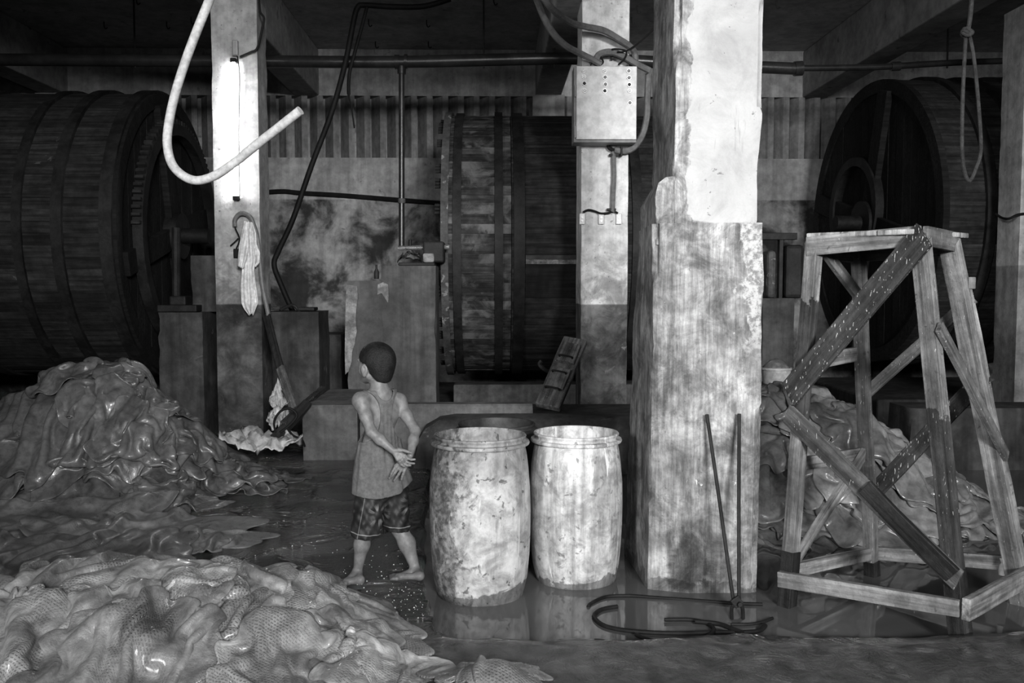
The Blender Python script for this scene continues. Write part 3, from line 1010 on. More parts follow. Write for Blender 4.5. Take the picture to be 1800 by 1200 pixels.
# towel hung over that hook: three hanging folds that differ in length
def cloth_panel(name, rows, Y, folds, amp, parent, mat, seed):
    """rows: (py, px left, px right); pleated panel hanging in front of depth Y"""
    m_ = MB()
    nu = 26
    vs, fs = [], []
    ys_ = np.linspace(rows[0][0], rows[-1][0], 30)
    ly = [r[0] for r in rows]
    for y_ in ys_:
        a = np.interp(y_, ly, [r[1] for r in rows])
        b = np.interp(y_, ly, [r[2] for r in rows])
        tv = (y_ - ly[0]) / (ly[-1] - ly[0])
        for i in range(nu + 1):
            u = i / nu
            d = amp * (.5 + .5 * math.sin(u * folds * 2 * PI + seed + tv * 1.2)) * (.4 + .6 * tv) + .012 * math.sin(tv * 9 + u * 4 + seed)
            vs.append(at(a + (b - a) * u, y_ + 2 * math.sin(u * 5 + seed), Y - d))
    for j in range(29):
        for i in range(nu):
            a = j * (nu + 1) + i
            fs.append((a, a + 1, a + nu + 2, a + nu + 1))
    o = build(name, m_.add(vs, fs), mat, parent, smooth=True, ang=180)
    sd = o.modifiers.new('thickness', 'SOLIDIFY')
    sd.thickness = .006
    return o


tw = thing('towel', at(435, 552, 9.85), 'white towel hanging in folds from the hook on the lamp pillar', 'towel')
cloth_panel('back_fold', [(392, 434, 444), (410, 434, 450), (430, 436, 451), (445, 436, 457), (462, 436, 456), (470, 438, 449)], 9.9, 2.2, .03, tw, 'cloth_white', 1)
cloth_panel('long_fold', [(391, 431, 440), (420, 428, 444), (455, 426, 449), (475, 425, 447), (500, 423, 450), (530, 424, 454), (540, 428, 450), (553, 438, 445)], 9.86, 2.6, .04, tw, 'cloth_white', 2)
cloth_panel('front_fold', [(390, 430, 439), (405, 426, 438), (430, 421, 437), (455, 418, 434), (470, 417, 429)], 9.82, 1.8, .03, tw, 'cloth_white', 4)

# plank and rubbish at the foot of the lamp pillar
pk = thing('leaning_plank', at(513, 705, 9.3), 'long narrow plank leaning on the lamp pillar, blackened at the upper end', 'plank')
p0, p1_, p2_ = at(516, 718, 9.25), at(492, 645, 9.55), at(468, 552, 9.95)
beam('plank_end', p1_, p2_, .09, .03, (-.5, -1, .2), 'wood_black', pk, wob=.006)
beam('plank_body', p0, p1_, .09, .03, (-.5, -1, .2), 'wood_mid', pk, wob=.006)
dk = thing('broken_frame', at(505, 775, 8.7), 'dark broken timber frame leaning on the kerb wall behind the boy', 'scrap wood')
beam('long_bar', at(474, 780, 8.35), at(541, 708, 8.85), .09, .05, (0, -1, .6), 'wood_black', dk, wob=.01)
beam('cross_bar', at(497, 745, 8.55), at(568, 682, 9.6), .06, .05, (0, -1, .6), 'wood_dark', dk, wob=.01)
build('wire_loop', MB().tube(smooth_path([at(x_, y_, 8.45) for x_, y_ in ((485, 762), (482, 740), (494, 722), (510, 718), (522, 730), (508, 748), (492, 760))], 5), .012, 6), 'rubber_black', dk)
build('wire_tail', MB().tube(smooth_path([at(x_, y_, 8.45) for x_, y_ in ((505, 752), (515, 765), (530, 772), (536, 785))], 5), .012, 6), 'rubber_black', dk)


def scrap(label, pts, Y0, Y1, seed, h=.08, mat='plastic_scrap', name='plastic_sheet'):
    """crumpled sheet: outline in the picture, laid from depth Y0 (front) to Y1 (back)"""
    xs_ = [p[0] for p in pts]
    m_ = MB()
    vs, fs = [], []
    nu, nv = 30, 16
    for j in range(nv + 1):
        v_ = j / nv
        top = [p for p in pts]
        for i in range(nu + 1):
            u = i / nu
            x_ = min(xs_) + (max(xs_) - min(xs_)) * u
            lo = np.interp(u, [0, .5, 1], [pts[0][1], pts[1][1], pts[2][1]])
            hi = np.interp(u, [0, .5, 1], [pts[3][1], pts[4][1], pts[5][1]])
            w_ = math.sin(PI * min(1, max(0, u))) ** .35
            y_ = (lo + hi) / 2 + (hi - lo) * (v_ - .5) * w_
            p = at(x_, y_, Y0 + (Y1 - Y0) * v_)
            p.z += fbm((u * 6, v_ * 4, seed), 1.1, 4) * h
            p.y += fbm((u * 6 + 5, v_ * 4, seed), 1.1, 3) * h
            vs.append(p)
    for j in range(nv):
        for i in range(nu):
            a = j * (nu + 1) + i
            fs.append((a, a + 1, a + nu + 2, a + nu + 1))
    o = build(name, m_.add(vs, fs), mat, smooth=True, ang=180)
    sd = o.modifiers.new('thickness', 'SOLIDIFY')
    sd.thickness = .006
    return tag(o, label, 'plastic sheet')


scrap('crumpled white plastic sheet lying at the foot of the lamp pillar', [(384, 778), (440, 789), (530, 786), (384, 756), (440, 752), (530, 762)], 8.0, 8.7, 3, .09)
scrap('small white plastic scrap standing between the lamp pillar and plank', [(474, 716), (488, 718), (506, 712), (474, 690), (486, 664), (506, 700)], 9.3, 9.6, 9, .05)
scrap('pale torn plastic bag below the leaning plank', [(470, 752), (490, 752), (512, 748), (470, 724), (488, 712), (512, 722)], 8.9, 9.3, 12, .07)

# ------------------------------------------------------------------ control box with cables
YB = 9.72
cb = thing('control_box', at(1062, 252, YB), 'pale enamel electrical control box with indicator lamps on the pillar', 'control box')
fl, fr, ft, fb = at(1010, 116, YB).x, at(1119.5, 116, YB).x, at(1060, 115.5, YB).z, at(1060, 250, YB).z
build('case', MB().box((fl - .005, YB + .02, fb - .0), (fr + .005, 9.995, ft)), 'box_side_shaded', cb, bevel=.008)
dr = build('door', MB().box((fl + .02, YB - .01, fb + .028), (fr, YB + .02, ft - .006)), 'box_enamel', cb, bevel=.006)
for y_ in (160, 232):
    build('hinge', MB().cyl((fl + .012, YB, at(1010, y_, YB).z - .06), (fl + .012, YB, at(1010, y_, YB).z + .06), .012, 8), 'metal_ring', cb)
for x_, y_, m_ in ((1025.5, 124.5, 'w'), (1026, 135, 'w'), (1027, 147, 'd'), (1027.5, 159.5, 'w'), (1063, 124.5, 'w'), (1063.5, 136, 'g'), (1064, 148.5, 'g'), (1063, 160, 'd'),
                   (1105, 125, 'g'), (1105.5, 137, 'g'), (1106, 149, 'd'), (1106.5, 159.5, 'w'), (1107, 181, 'g')):
    p = at(x_, y_, YB - .01)
    r_ = build('lamp_ring', MB().cyl(p + Vector((0, .004, 0)), p + Vector((0, -.012, 0)), .0235, 18), 'metal_ring', cb, smooth=True, ang=30)
    cap = build('lamp_lens', MB().lathe([(.0175, 0), (.0165, .008), (.011, .014), (0, .016)], 16), {'w': 'lamp_white', 'g': 'lamp_grey', 'd': 'lamp_dark'}[m_], r_,
                M=Matrix.Translation(p + Vector((0, -.012, 0))) @ Matrix.Rotation(PI / 2, 4, 'X'), smooth=True)


def cable(name, pts, Y, r, label, mat='cable_grey', cat='cable', parent=None, n=8):
    P_ = [at(p[0], p[1], p[2] if len(p) > 2 else Y) for p in pts]
    o = build(name, MB().tube(smooth_path(P_, 6), r, n), mat, parent, smooth=True)
    if parent is None:
        tag(o, label, cat)
    return o


cable('thick_cable', [(930, -30, 9.2), (944, 0, 9.3), (956, 30, 9.4), (972, 58, 9.5), (994, 80, 9.6), (1020, 94, 9.75), (1040, 104, 9.82), (1056, 113, 9.85)], 9.6, .035, 'thick grey cable sagging into the top of the control box')
cable('thick_cable', [(940, -30, 9.0), (958, 0, 9.1), (975, 20, 9.3), (1005, 40, 9.6), (1030, 47, 9.75), (1062, 54, 9.8), (1090, 70, 9.85), (1108, 82, 9.9), (1116, 95, 9.95), (1117, 114, 9.95)], 9.6, .035, 'upper thick grey cable crossing the control box pillar')
cable('looped_cable', [(1049, 114), (1050, 100), (1060, 93), (1078, 92), (1100, 101), (1122, 114), (1142, 124)], 9.86, .036, 'thick cable looping from the box top towards the big pillar')
cable('thin_wire', [(1056, 114), (1060, 108), (1054, 97), (1051, 95)], 9.85, .011, 'short thin black wire arching above the control box', 'rubber_black')
cable('thin_wire', [(1038, 115), (1041, 110), (1047, 108)], 9.84, .008, 'tiny black wire end at the left of the box top', 'rubber_black')
cable('thin_wire', [(1087, 114), (1097, 104), (1101, 95), (1099, 89), (1090, 87), (1082, 86), (1075, 87)], 9.82, .01, 'black wire tied round the cable above the control box', 'rubber_black')
cable('thin_wire', [(1085, 91), (1100, 90), (1115, 81), (1130, 69), (1150, 50)], 9.8, .009, 'taut black wire slanting up from the control box to the big pillar', 'rubber_black')
tag(build('cable_clip', MB().box(tuple(at(1075, 103, 9.9)), tuple(at(1078.5, 86, 9.9) + Vector((0, .09, 0)))), 'iron_black'), 'black clip holding the looped cable above the box', 'clip')
cable('return_cable', [(1140, 130), (1138, 170), (1137, 205), (1130, 235), (1118, 255), (1105, 264), (1090, 265), (1080, 264)], 9.93, .035, 'thick cable curving from the pillar back under the control box')
lc = thing('lower_conduit', at(1078, 370, 9.95), 'grey conduit running down the pillar from the control box to switches', 'conduit')
cable('conduit', [(1079, 252), (1079, 280), (1079.5, 310), (1078, 340), (1077, 367), (1076, 372)], 9.95, .026, '', parent=lc)
cable('stub', [(1069, 252), (1071, 260), (1080, 264)], 9.94, .022, '', 'rubber_black', parent=lc)
for x0_, x1_, y_ in ((1071, 1088, 272), (1067, 1083, 368)):
    build('clamp', MB().box(tuple(at(x0_, y_ + 2, 9.93)), tuple(at(x1_, y_ - 2, 9.93) + Vector((0, .06, 0)))), 'iron_black', lc, bevel=.004)
build('upright_clamp', MB().box(tuple(at(1091, 274, 9.88)), tuple(at(1094.5, 257, 9.88) + Vector((0, .1, 0)))), 'iron_black', lc, bevel=.004)
cable('switch_wire', [(1025, 373), (1034, 369), (1045, 371), (1056, 375), (1070, 374), (1078, 371), (1086, 375)], 9.96, .012, '', 'rubber_black', parent=lc)
for i_, x_ in enumerate((1023.5, 1057, 1088)):
    so = thing('switch_plate', at(x_, 394, 9.97), ['pale switch plate at the left end of the row below the box', 'middle pale switch plate of the row below the box', 'pale switch plate at the right end of the row below the box'][i_], 'switch')
    build('plate', MB().box(tuple(at(x_ - 5, 394, 9.965)), tuple(at(x_ + 5, 375, 9.965) + Vector((0, .034, 0)))), 'box_enamel', so, bevel=.006)
    for dy in (-3, 3):
        p = at(x_, 385 + dy, 9.963)
        build('button', MB().cyl(p, p + Vector((0, -.01, 0)), .012, 12), 'lamp_white', so)

# ------------------------------------------------------------------ hatch board leaning on the control-box pillar
hb = thing('hatch_board', at(958, 730, 9.1), 'thick wooden drum hatch board with iron fittings leaning on a pillar', 'board')
b0, b1 = at(962, 716, 9.1), at(1012, 597, 9.78)
up_ = Vector((-.25, -1, .55))
beam('board', b0, b1, .26, .07, up_, 'wood_mid', hb, bevel=.012, wob=.01)
for t_, mt, w_ in ((.24, 'wood_dark', .2), (.62, 'wood_dark', .2)):
    c0_ = b0.lerp(b1, t_) + up_.normalized() * .055
    c1_ = b0.lerp(b1, t_ + .28) + up_.normalized() * .055
    beam('raised_panel', c0_, c1_, w_, .05, up_, 'wood_mid', hb, bevel=.012, wob=.006)
for t_ in (.22, .45, .68):
    c0_ = b0.lerp(b1, t_) + up_.normalized() * .085
    sd_ = (b1 - b0).cross(up_).normalized()
    build('iron_handle', MB().tube(smooth_path([c0_ - sd_ * .07, c0_ - sd_ * .06 + up_.normalized() * .04, c0_ + sd_ * .06 + up_.normalized() * .04, c0_ + sd_ * .07], 4), .01, 6), 'iron_black', hb)
build('latch', MB().tube(smooth_path([at(968, 655, 9.5), at(955, 648, 9.4), at(948, 640, 9.4), at(952, 634, 9.4)], 4), .022, 6), 'iron_black', hb)

# ------------------------------------------------------------------ barrels
def barrel_mat(name, side, seed, lo, hi, streak, topdirt):
    k = N(name)
    P = k.vadd(k.tc.outputs['Object'], (seed, seed * 2, 0))
    X, Y, Z = k.sep(k.tc.outputs['Object'])
    n1 = k.noise(P, 4, 8, .66, .8)
    n2 = k.noise(P, 24, 6, .7)
    n3 = k.noise(k.vmul(P, (15, 15, 1.2)), 1, 6, .65)
    v = k.mix(k.ramp(n1, .3, .6), hi * .78, hi)
    v = k.math('MULTIPLY', v, k.ramp(n3, .3, .6, 1 - streak, 1.08))
    v = k.math('MULTIPLY', v, k.ramp(n2, .3, .65, .82, 1.06))
    # grime clinging to one side
    g = k.math('ADD', k.math('ADD', k.math('MULTIPLY', n1, .6), k.math('MULTIPLY', k.noise(P, 11, 6, .65, .4), .4)), k.math('MULTIPLY', X, side * .75))
    gm = k.math('MULTIPLY', k.ramp(g, .56, .63), k.ramp(n2, .35, .6, .35, .9))
    v = k.mix(gm, v, lo)
    n6 = k.noise(P, 9, 9, .7, .5)
    v = k.math('MULTIPLY', v, k.ramp(n6, .36, .6, .6, 1.1))
    sp_ = k.ramp(k.noise(P, 17, 3, .6, .4), .62, .68)
    v = k.mix(k.math('MULTIPLY', sp_, .75), v, lo * .8)
    top = k.math('MULTIPLY', k.ramp(k.math('ADD', Z, k.math('MULTIPLY', n1, .3)), .78, .98), topdirt)
    v = k.mix(top, v, k.math('MULTIPLY', v, .55))
    # pale drips
    dr_ = k.ramp(k.noise(k.vmul(P, (22, 22, 1.6)), 1, 4, .6, .3), .64, .68)
    v = k.mix(k.math('MULTIPLY', dr_, streak * 1.3), v, .85)
    # soaked foot with a wavy tide line
    tl_ = k.math('ADD', Z, k.math('ADD', k.math('MULTIPLY', k.math('SUBTRACT', n1, .5), .22), k.math('MULTIPLY', X, -.12)))
    v = k.mix(k.ramp(tl_, .085, .095), k.math('MULTIPLY', v, .36), v)
    k.done(v, .6, k.bump(k.math('ADD', n2, n1), .25, .01), .35)


barrel_mat('barrel_grimy', -1.1, 3.0, .05, .52, .3, .9)
barrel_mat('barrel_drips', .0, 9.0, .16, .60, .5, 0.0)
grime('barrel_dark', .02, .05, 4, rough=.5, bump=.2, local=True)


def barrel(px, Yc, s, hgt, mat, label, sink, band=False):
    x_ = at(px, 700, Yc).x
    t = thing('barrel', (x_, Yc, -sink), label, 'barrel', 'open plastic barrels beside the big pillar')
    q = hgt
    prof = [(.0, 0), (.225, 0), (.243, .012), (.256, .06), (.272, .13), (.283, .24), (.2885, .36), (.29, .48), (.287, .6), (.279, .7), (.268, .775), (.259, .815), (.257, .825)]
    prof = [(r * s, z * (q - .06) / .825) for r, z in prof]
    m_ = MB().lathe(prof, 72, (x_, Yc, -sink))
    m_.v = [v + Vector((fbm(v, 3, 2) * .004, fbm((v.y, v.x, v.z), 3, 2) * .004, 0)) for v in m_.v]
    build('barrel_body', m_, mat, t, smooth=True, ang=60)
    z0 = q - .062
    nk = [(.257, z0 - .004), (.259, z0 + .005), (.281, z0 + .008), (.285, z0 + .016), (.281, z0 + .026), (.262, z0 + .03), (.260, z0 + .036), (.260, q - .018), (.264, q - .014), (.266, q - .006), (.262, q),
          (.25, q), (.247, q - .01), (.247, z0 - .03), (.262, z0 - .1), (.27, .4), (.262, .12), (.24, .1), (0, .1)]
    build('neck_rim', MB().lathe([(r * s, z) for r, z in nk], 72, (x_, Yc, -sink)), mat, t, smooth=True, ang=50)
    return t


barrel(843.5, 5.17, 1.0, .95, 'barrel_grimy', 'front white plastic barrel caked with dark grime on its left side', .03)
barrel(1013, 5.43, .965, .93, 'barrel_drips', 'white plastic barrel with pale drips, between the grimy barrel and pillar', .04)
barrel(873, 6.1, .98, .93, 'barrel_dark', 'black open barrel mostly hidden behind the two white barrels', .085)

# ------------------------------------------------------------------ tall wooden stand
def onz(px, py, Y):
    return at(px, py, Y)


leg = {'L': (at(1431, 424, 5.02), atz(1383, 1064, 0)), 'N': (at(1617, 412, 4.68), atz(1690, 1128, .012)), 'R': (at(1668, 418, 4.98), atz(1797, 1070, -.03)), 'B': (at(1507, 432, 5.32), atz(1533, 1011, .0))}
ct = sum((v[0] for v in leg.values()), Vector()) / 4
cb_ = sum((v[1] for v in leg.values()), Vector()) / 4
stnd = thing('wooden_stand', (cb_.x, cb_.y, 0), 'tall four-legged braced wooden stand in the water, paint-spattered', 'stand')


def leg_at(k_, py):
    """point on a leg centre line at picture height py"""
    a, b = leg[k_]
    lo, hi = 0.0, 1.0
    inv = CR.transposed()
    for _ in range(40):
        m_ = (lo + hi) / 2
        q = inv @ (a.lerp(b, m_) - C0)
        y_ = 600 - F * q.y / -q.z
        if y_ < py:
            lo = m_
        else:
            hi = m_
    return a.lerp(b, (lo + hi) / 2)


def face_out(a, b):
    n_ = Vector(((leg[a][1] + leg[b][1]) / 2 - cb_).to_tuple())
    n_.z = 0
    return n_.normalized()


LW = {'L': .072, 'N': .082, 'R': .09, 'B': .068}
LM = {'L': 'wood_leg_left', 'N': 'wood_leg_near', 'R': 'wood_grey', 'B': 'wood_mid'}
for k_ in 'LNRB':
    a, b = leg[k_]
    dn = (b - a).normalized()
    lg = beam('leg', b + dn * .1, a, LW[k_], LW[k_], face_out('L', 'N'), LM[k_], stnd, wob=.008)
# soaked feet are dark: the leg timber below the tide mark
for k_, py in (('L', 968), ('N', 1000), ('B', 985)):
    p = leg_at(k_, py)
    a, b = leg[k_]
    dn = (b - a).normalized()
    beam('soaked_foot', b + dn * .11, p, LW[k_] + .006, LW[k_] + .006, face_out('L', 'N'), 'wood_black', stnd, wob=.006)


def brace(a, pya, b, pyb, w, d, mat, out=.05, ext=.03, name='brace', cut=0.0):
    p, q = leg_at(a, pya), leg_at(b, pyb)
    n_ = face_out(a, b)
    t_ = (q - p).normalized()
    p, q = p + n_ * out - t_ * ext, q + n_ * out + t_ * ext
    return beam(name, p, q, w, d, n_, mat, stnd, wob=.006, cut0=cut, cut1=cut)


# aprons under the top
brace('L', 434, 'N', 416, .105, .028, 'wood_grey', .03, .02, 'apron')
brace('N', 416, 'R', 426, .105, .028, 'wood_mid', .03, .02, 'apron')
brace('L', 440, 'B', 446, .09, .028, 'wood_mid', .03, .02, 'apron')
brace('B', 446, 'R', 434, .09, .028, 'wood_mid', .03, .02, 'apron')
# braces, face by face
brace('N', 432, 'L', 675, .135, .03, 'wood_dark', .065, .07, cut=.35)
brace('L', 738, 'N', 1000, .105, .03, 'wood_mid', .055, .06, cut=-.3)
pa, pb = leg_at('L', 738), leg_at('N', 1000)
nn = face_out('L', 'N')
beam('brace', pa.lerp(pb, .50) + nn * .088 + Vector((0, 0, .035)), pa.lerp(pb, 1.04) + nn * .088 + Vector((0, 0, .02)), .09, .03, nn, 'wood_black', stnd, wob=.012)
brace('N', 585, 'R', 790, .07, .03, 'wood_mid', .06, .05)
brace('B', 690, 'R', 535, .065, .03, 'wood_mid', .05, .05)
brace('B', 868, 'R', 670, .095, .03, 'wood_dark', .05, .05)
brace('L', 1000, 'B', 790, .07, .03, 'wood_grey', .0, .0)
brace('L', 420, 'B', 530, .07, .03, 'wood_mid', -.02, .0)
brace('L', 640, 'B', 622, .085, .03, 'wood_grey', .03, .02, 'rail')
brace('L', 818, 'B', 798, .075, .03, 'wood_grey', .03, .02, 'rail')
# bottom rails
brace('L', 1015, 'N', 1063, .085, .04, 'wood_grey', .05, .03, 'rail')
brace('N', 1062, 'R', 1008, .11, .04, 'wood_grey', .055, .06, 'rail')
brace('L', 1003, 'B', 972, .075, .04, 'wood_grey', .0, .0, 'rail')
brace('B', 974, 'R', 992, .08, .04, 'wood_grey', .04, .03, 'rail')
# strip nailed along the right leg, and a block
ra, rb = leg_at('R', 500), leg_at('R', 1010)
beam('leg_strip', ra + Vector((.055, .02, 0)), rb + Vector((.058, .02, 0)), .03, .07, (0, -1, 0), 'wood_grey', stnd, wob=.01)
pc = leg_at('R', 498)
build('nailed_block', MB().box((pc.x + .045, pc.y - .03, pc.z - .03), (pc.x + .085, pc.y + .03, pc.z + .035)), 'wood_mid', stnd, bevel=.005)
# top: three boards side by side
tl_, tn_, tr2 = at(1417, 419.5, 5.03), at(1606, 393, 4.62), at(1705, 408, 5.0)
zt = (tl_.z + tn_.z + tr2.z) / 3
tl_.z = tn_.z = tr2.z = zt
e1, e2 = tr2 - tn_, tl_ - tn_
for i in range(3):
    a = tn_ + e2 * (i / 3 + .004)
    b = tn_ + e2 * ((i + 1) / 3 - .004)
    m_ = MB()
    j_ = .008 * (i - 1)
    vs = [a - e1 * j_, a + e1 * (1 + j_), b + e1 * (1 + j_), b - e1 * j_]
    m_.add([v + Vector((0, 0, -.028)) for v in vs] + vs, [(3, 2, 1, 0), (4, 5, 6, 7), (0, 1, 5, 4), (1, 2, 6, 5), (2, 3, 7, 6), (3, 0, 4, 7)])
    build('top_board', m_, 'wood_pale', stnd, bevel=.006) if 'wood_pale' in MATS else build('top_board', m_, 'wood_grey', stnd, bevel=.006)
# small bottle on the rail by the right leg
pbt = at(1763, 1010, 4.98)
tag(build('small_jar', MB().lathe([(0, 0), (.022, 0), (.024, .02), (.02, .055), (.012, .07), (.02, .09), (.019, .095), (0, .095)], 14, tuple(pbt)), 'cloth_white', smooth=True),
    'tiny white funnel-topped jar on the bottom rail of the stand', 'jar')

# ------------------------------------------------------------------ tongs leaning on the big pillar
tg = thing('iron_tongs', atz(1296, 1097, 0), 'long thin iron tongs leaning on the big pillar, jaws in the water', 'tongs')
YT = 4.82
hinge = at(1296, 1056, YT)
a0, a1 = at(1242.5, 728, 5.085), at(1299.5, 727, 5.085)
j0, j1 = atz(1287, 1099, -.02), atz(1306, 1099, -.02)
build('long_arm', MB().tube(smooth_path([a0, a0.lerp(at(1288, 1040, YT), .5), at(1287, 1040, YT), at(1291, 1052, YT), hinge, at(1305, 1068, YT - .02), j1], 5), .0105, 8), 'iron_black', tg, smooth=True)
build('long_arm', MB().tube(smooth_path([a1, a1.lerp(at(1298, 1040, YT), .5), at(1299, 1040, YT), at(1299, 1052, YT), at(1292, 1062, YT - .03), at(1286, 1070, YT - .03), j0], 5), .0105, 8), 'iron_black', tg, smooth=True)
build('hinge_plate', MB().bar(at(1288, 1062, YT - .03), at(1302, 1052, YT - .03), .05, .02, (0, -1, 0)), 'iron_black', tg, bevel=.004)
build('rivet', MB().cyl(hinge + Vector((0, -.06, 0)), hinge + Vector((0, .02, 0)), .012, 10), 'iron_black', tg)

# ------------------------------------------------------------------ black hose coiled in the water
hp = [(1340, 1062), (1290, 1060), (1220, 1055), (1150, 1050), (1105, 1047), (1065, 1049), (1040, 1060), (1034, 1066)]
tag(build('sunken_hose', MB().tube(smooth_path([atz(x_, y_, .004 + .003 * math.sin(x_ * .03)) for x_, y_ in hp], 8), .011, 8), 'rubber_black', smooth=True),
    'black hose length in the water along the foot of the big pillar', 'hose')
hp = [(1085, 1066), (1058, 1071), (1045, 1081), (1049, 1091), (1066, 1101), (1100, 1108), (1150, 1112), (1205, 1113), (1260, 1111), (1310, 1111), (1335, 1108), (1345, 1099)]
tag(build('coiled_hose', MB().tube(smooth_path([atz(x_, y_, .006) for x_, y_ in hp], 8), .013, 8), 'rubber_black', smooth=True),
    'long black hose bow lying in the water before the big pillar', 'hose')
hp = [(1168, 1089), (1215, 1089), (1242, 1095), (1255, 1106), (1246, 1117), (1215, 1125), (1175, 1129), (1140, 1124), (1118, 1115)]
tag(build('coiled_hose', MB().tube(smooth_path([atz(x_, y_, .012) for x_, y_ in hp], 8), .011, 8), 'rubber_black', smooth=True),
    'tight inner loop of black hose in the water before the big pillar', 'hose')
hp = [(1222, 1092), (1262, 1096), (1285, 1104), (1305, 1112)]
tag(build('hose_end', MB().tube(smooth_path([atz(x_, y_, .018) for x_, y_ in hp], 8), .013, 8), 'rubber_black', smooth=True),
    'short thick black hose end lying across the loops under the tongs', 'hose')
hp = [(1285, 1097), (1315, 1097), (1340, 1093), (1358, 1086)]
tag(build('hose_end', MB().tube(smooth_path([atz(x_, y_, .006) for x_, y_ in hp], 8), .009, 8), 'rubber_black', smooth=True),
    'thin black hose tip pointing right beside the tongs', 'hose')

# ------------------------------------------------------------------ white hose hanging from above, rope loop at the right
hw = [(420, -140), (390, -60), (368, 0), (347, 52), (326, 108), (308, 165), (297, 215), (294, 252), (301, 285), (318, 306), (343, 317), (372, 311), (405, 291), (450, 255), (490, 224), (528, 194)]
wh = tag(build('white_hose', MB().tube(smooth_path([at(x_, y_, 4.9 - .0012 * max(0, x_ - 300)) for x_, y_ in hw], 8), .0235, 14), 'hose_white', smooth=True, ang=60),
         'thick white hose hanging down and curling up in front of the lamp', 'hose')
rp = thing('hanging_rope', at(1705, 318, 8.2), 'rope knotted into a long hanging loop at the upper right', 'rope')
build('loop', MB().tube(smooth_path([at(x_, y_, 8.2) for x_, y_ in ((1698, 60), (1695, 110), (1692, 180), (1691, 250), (1694, 295), (1704, 318), (1717, 292), (1724, 265), (1722, 210), (1714, 120), (1706, 70), (1700, 58))], 6), .017, 8), 'rope', rp, smooth=True)
build('upper_rope', MB().tube(smooth_path([at(x_, y_, 8.2) for x_, y_ in ((1712, -80), (1708, 0), (1704, 40), (1700, 58))], 6), .02, 8), 'rope', rp, smooth=True)
m_ = MB()
for i in range(3):
    c0_ = at(1700, 55 + i * 3, 8.2)
    m_.tube([c0_ + Vector((.045 * math.cos(a_ * PI / 6), .04 * math.sin(a_ * PI / 6), .02 * math.sin(a_ * PI / 3 + i))) for a_ in range(13)], .016, 8)
build('knot', m_, 'rope', rp, smooth=True)
cable('pillar_wire', [(1750, 376, 10.2), (1762, 383, 10.1), (1774, 384, 10.0), (1790, 377, 9.97), (1815, 374, 9.97)], 10, .014, 'black wire tied round the dim right pillar', 'rubber_black')

# ------------------------------------------------------------------ wet hides: sheets draped on heaps by a small cloth solver
def hide_mat(name, lo, hi, rough, emboss=0.0, coat=.3, bumpk=.3):
    k = N(name)
    uv = k.tc.outputs['UV']
    inf = k.n('ShaderNodeObjectInfo')
    off = k.n('ShaderNodeCombineXYZ')
    k.put(off.inputs[0], k.math('MULTIPLY', inf.outputs['Random'], 31.0))
    k.put(off.inputs[1], k.math('MULTIPLY', inf.outputs['Random'], 17.0))
    P = k.vadd(uv, off.outputs[0])
    n1 = k.noise(P, 2.6, 6, .6, .8)
    n2 = k.noise(P, 16, 6, .65, .3)
    n3 = k.noise(P, 120, 4, .6)
    v = k.mix(k.ramp(n1, .32, .66), lo, hi)
    v = k.math('MULTIPLY', v, k.ramp(n2, .3, .7, .72, 1.22))
    v = k.math('MULTIPLY', v, k.ramp(inf.outputs['Random'], 0, 1, .75, 1.25, False))
    h = k.math('ADD', k.math('MULTIPLY', n2, 1.2), k.math('MULTIPLY', n3, .35))
    nr = None
    if emboss:
        rot = k.n('ShaderNodeVectorRotate', rotation_type='Z_AXIS')
        k.put(rot.inputs['Vector'], k.vadd(uv, k.vmul(k.n('ShaderNodeCombineXYZ').outputs[0], (1, 1, 1))))
        rot.inputs['Angle'].default_value = .55
        ux, uy, _ = k.sep(k.vmul(rot.outputs[0], (60, 72, 1)))
        wob = k.math('MULTIPLY', k.math('SUBTRACT', k.noise(uv, 7, 3), .5), 2.2)
        ux = k.math('ADD', ux, wob)
        uy = k.math('ADD', uy, wob)
        ux = k.math('ADD', ux, k.math('MULTIPLY', k.math('MODULO', k.math('FLOOR', uy), 2.0), .5))
        fx, fy = k.math('FRACT', ux), k.math('FRACT', uy)
        dx = k.math('MULTIPLY', k.ramp(fx, .12, .25), k.ramp(fx, .8, .62))
        dy = k.math('MULTIPLY', k.ramp(fy, .3, .42), k.ramp(fy, .78, .66))
        dent = k.math('MULTIPLY', k.math('MULTIPLY', dx, dy), k.ramp(k.noise(P, 1.9, 3, .5), .47, .62))
        v = k.math('MULTIPLY', v, k.math('SUBTRACT', 1.0, k.math('MULTIPLY', dent, .34)))
        h = k.math('SUBTRACT', h, k.math('MULTIPLY', dent, emboss))
    nr = k.bump(h, bumpk, .012)
    k.done(v, k.ramp(n2, .3, .7, rough * .8, rough * 1.25), nr, .45, 0, coat)


hide_mat('hide_dark', .06, .14, .3, 0, .3)
hide_mat('hide_glossy', .13, .26, .2, 0, .5, .14)
hide_mat('hide_pale', .13, .36, .3, 1.3, .4, .6)
hide_mat('hide_soaked', .09, .18, .32, .5, .2, .4)


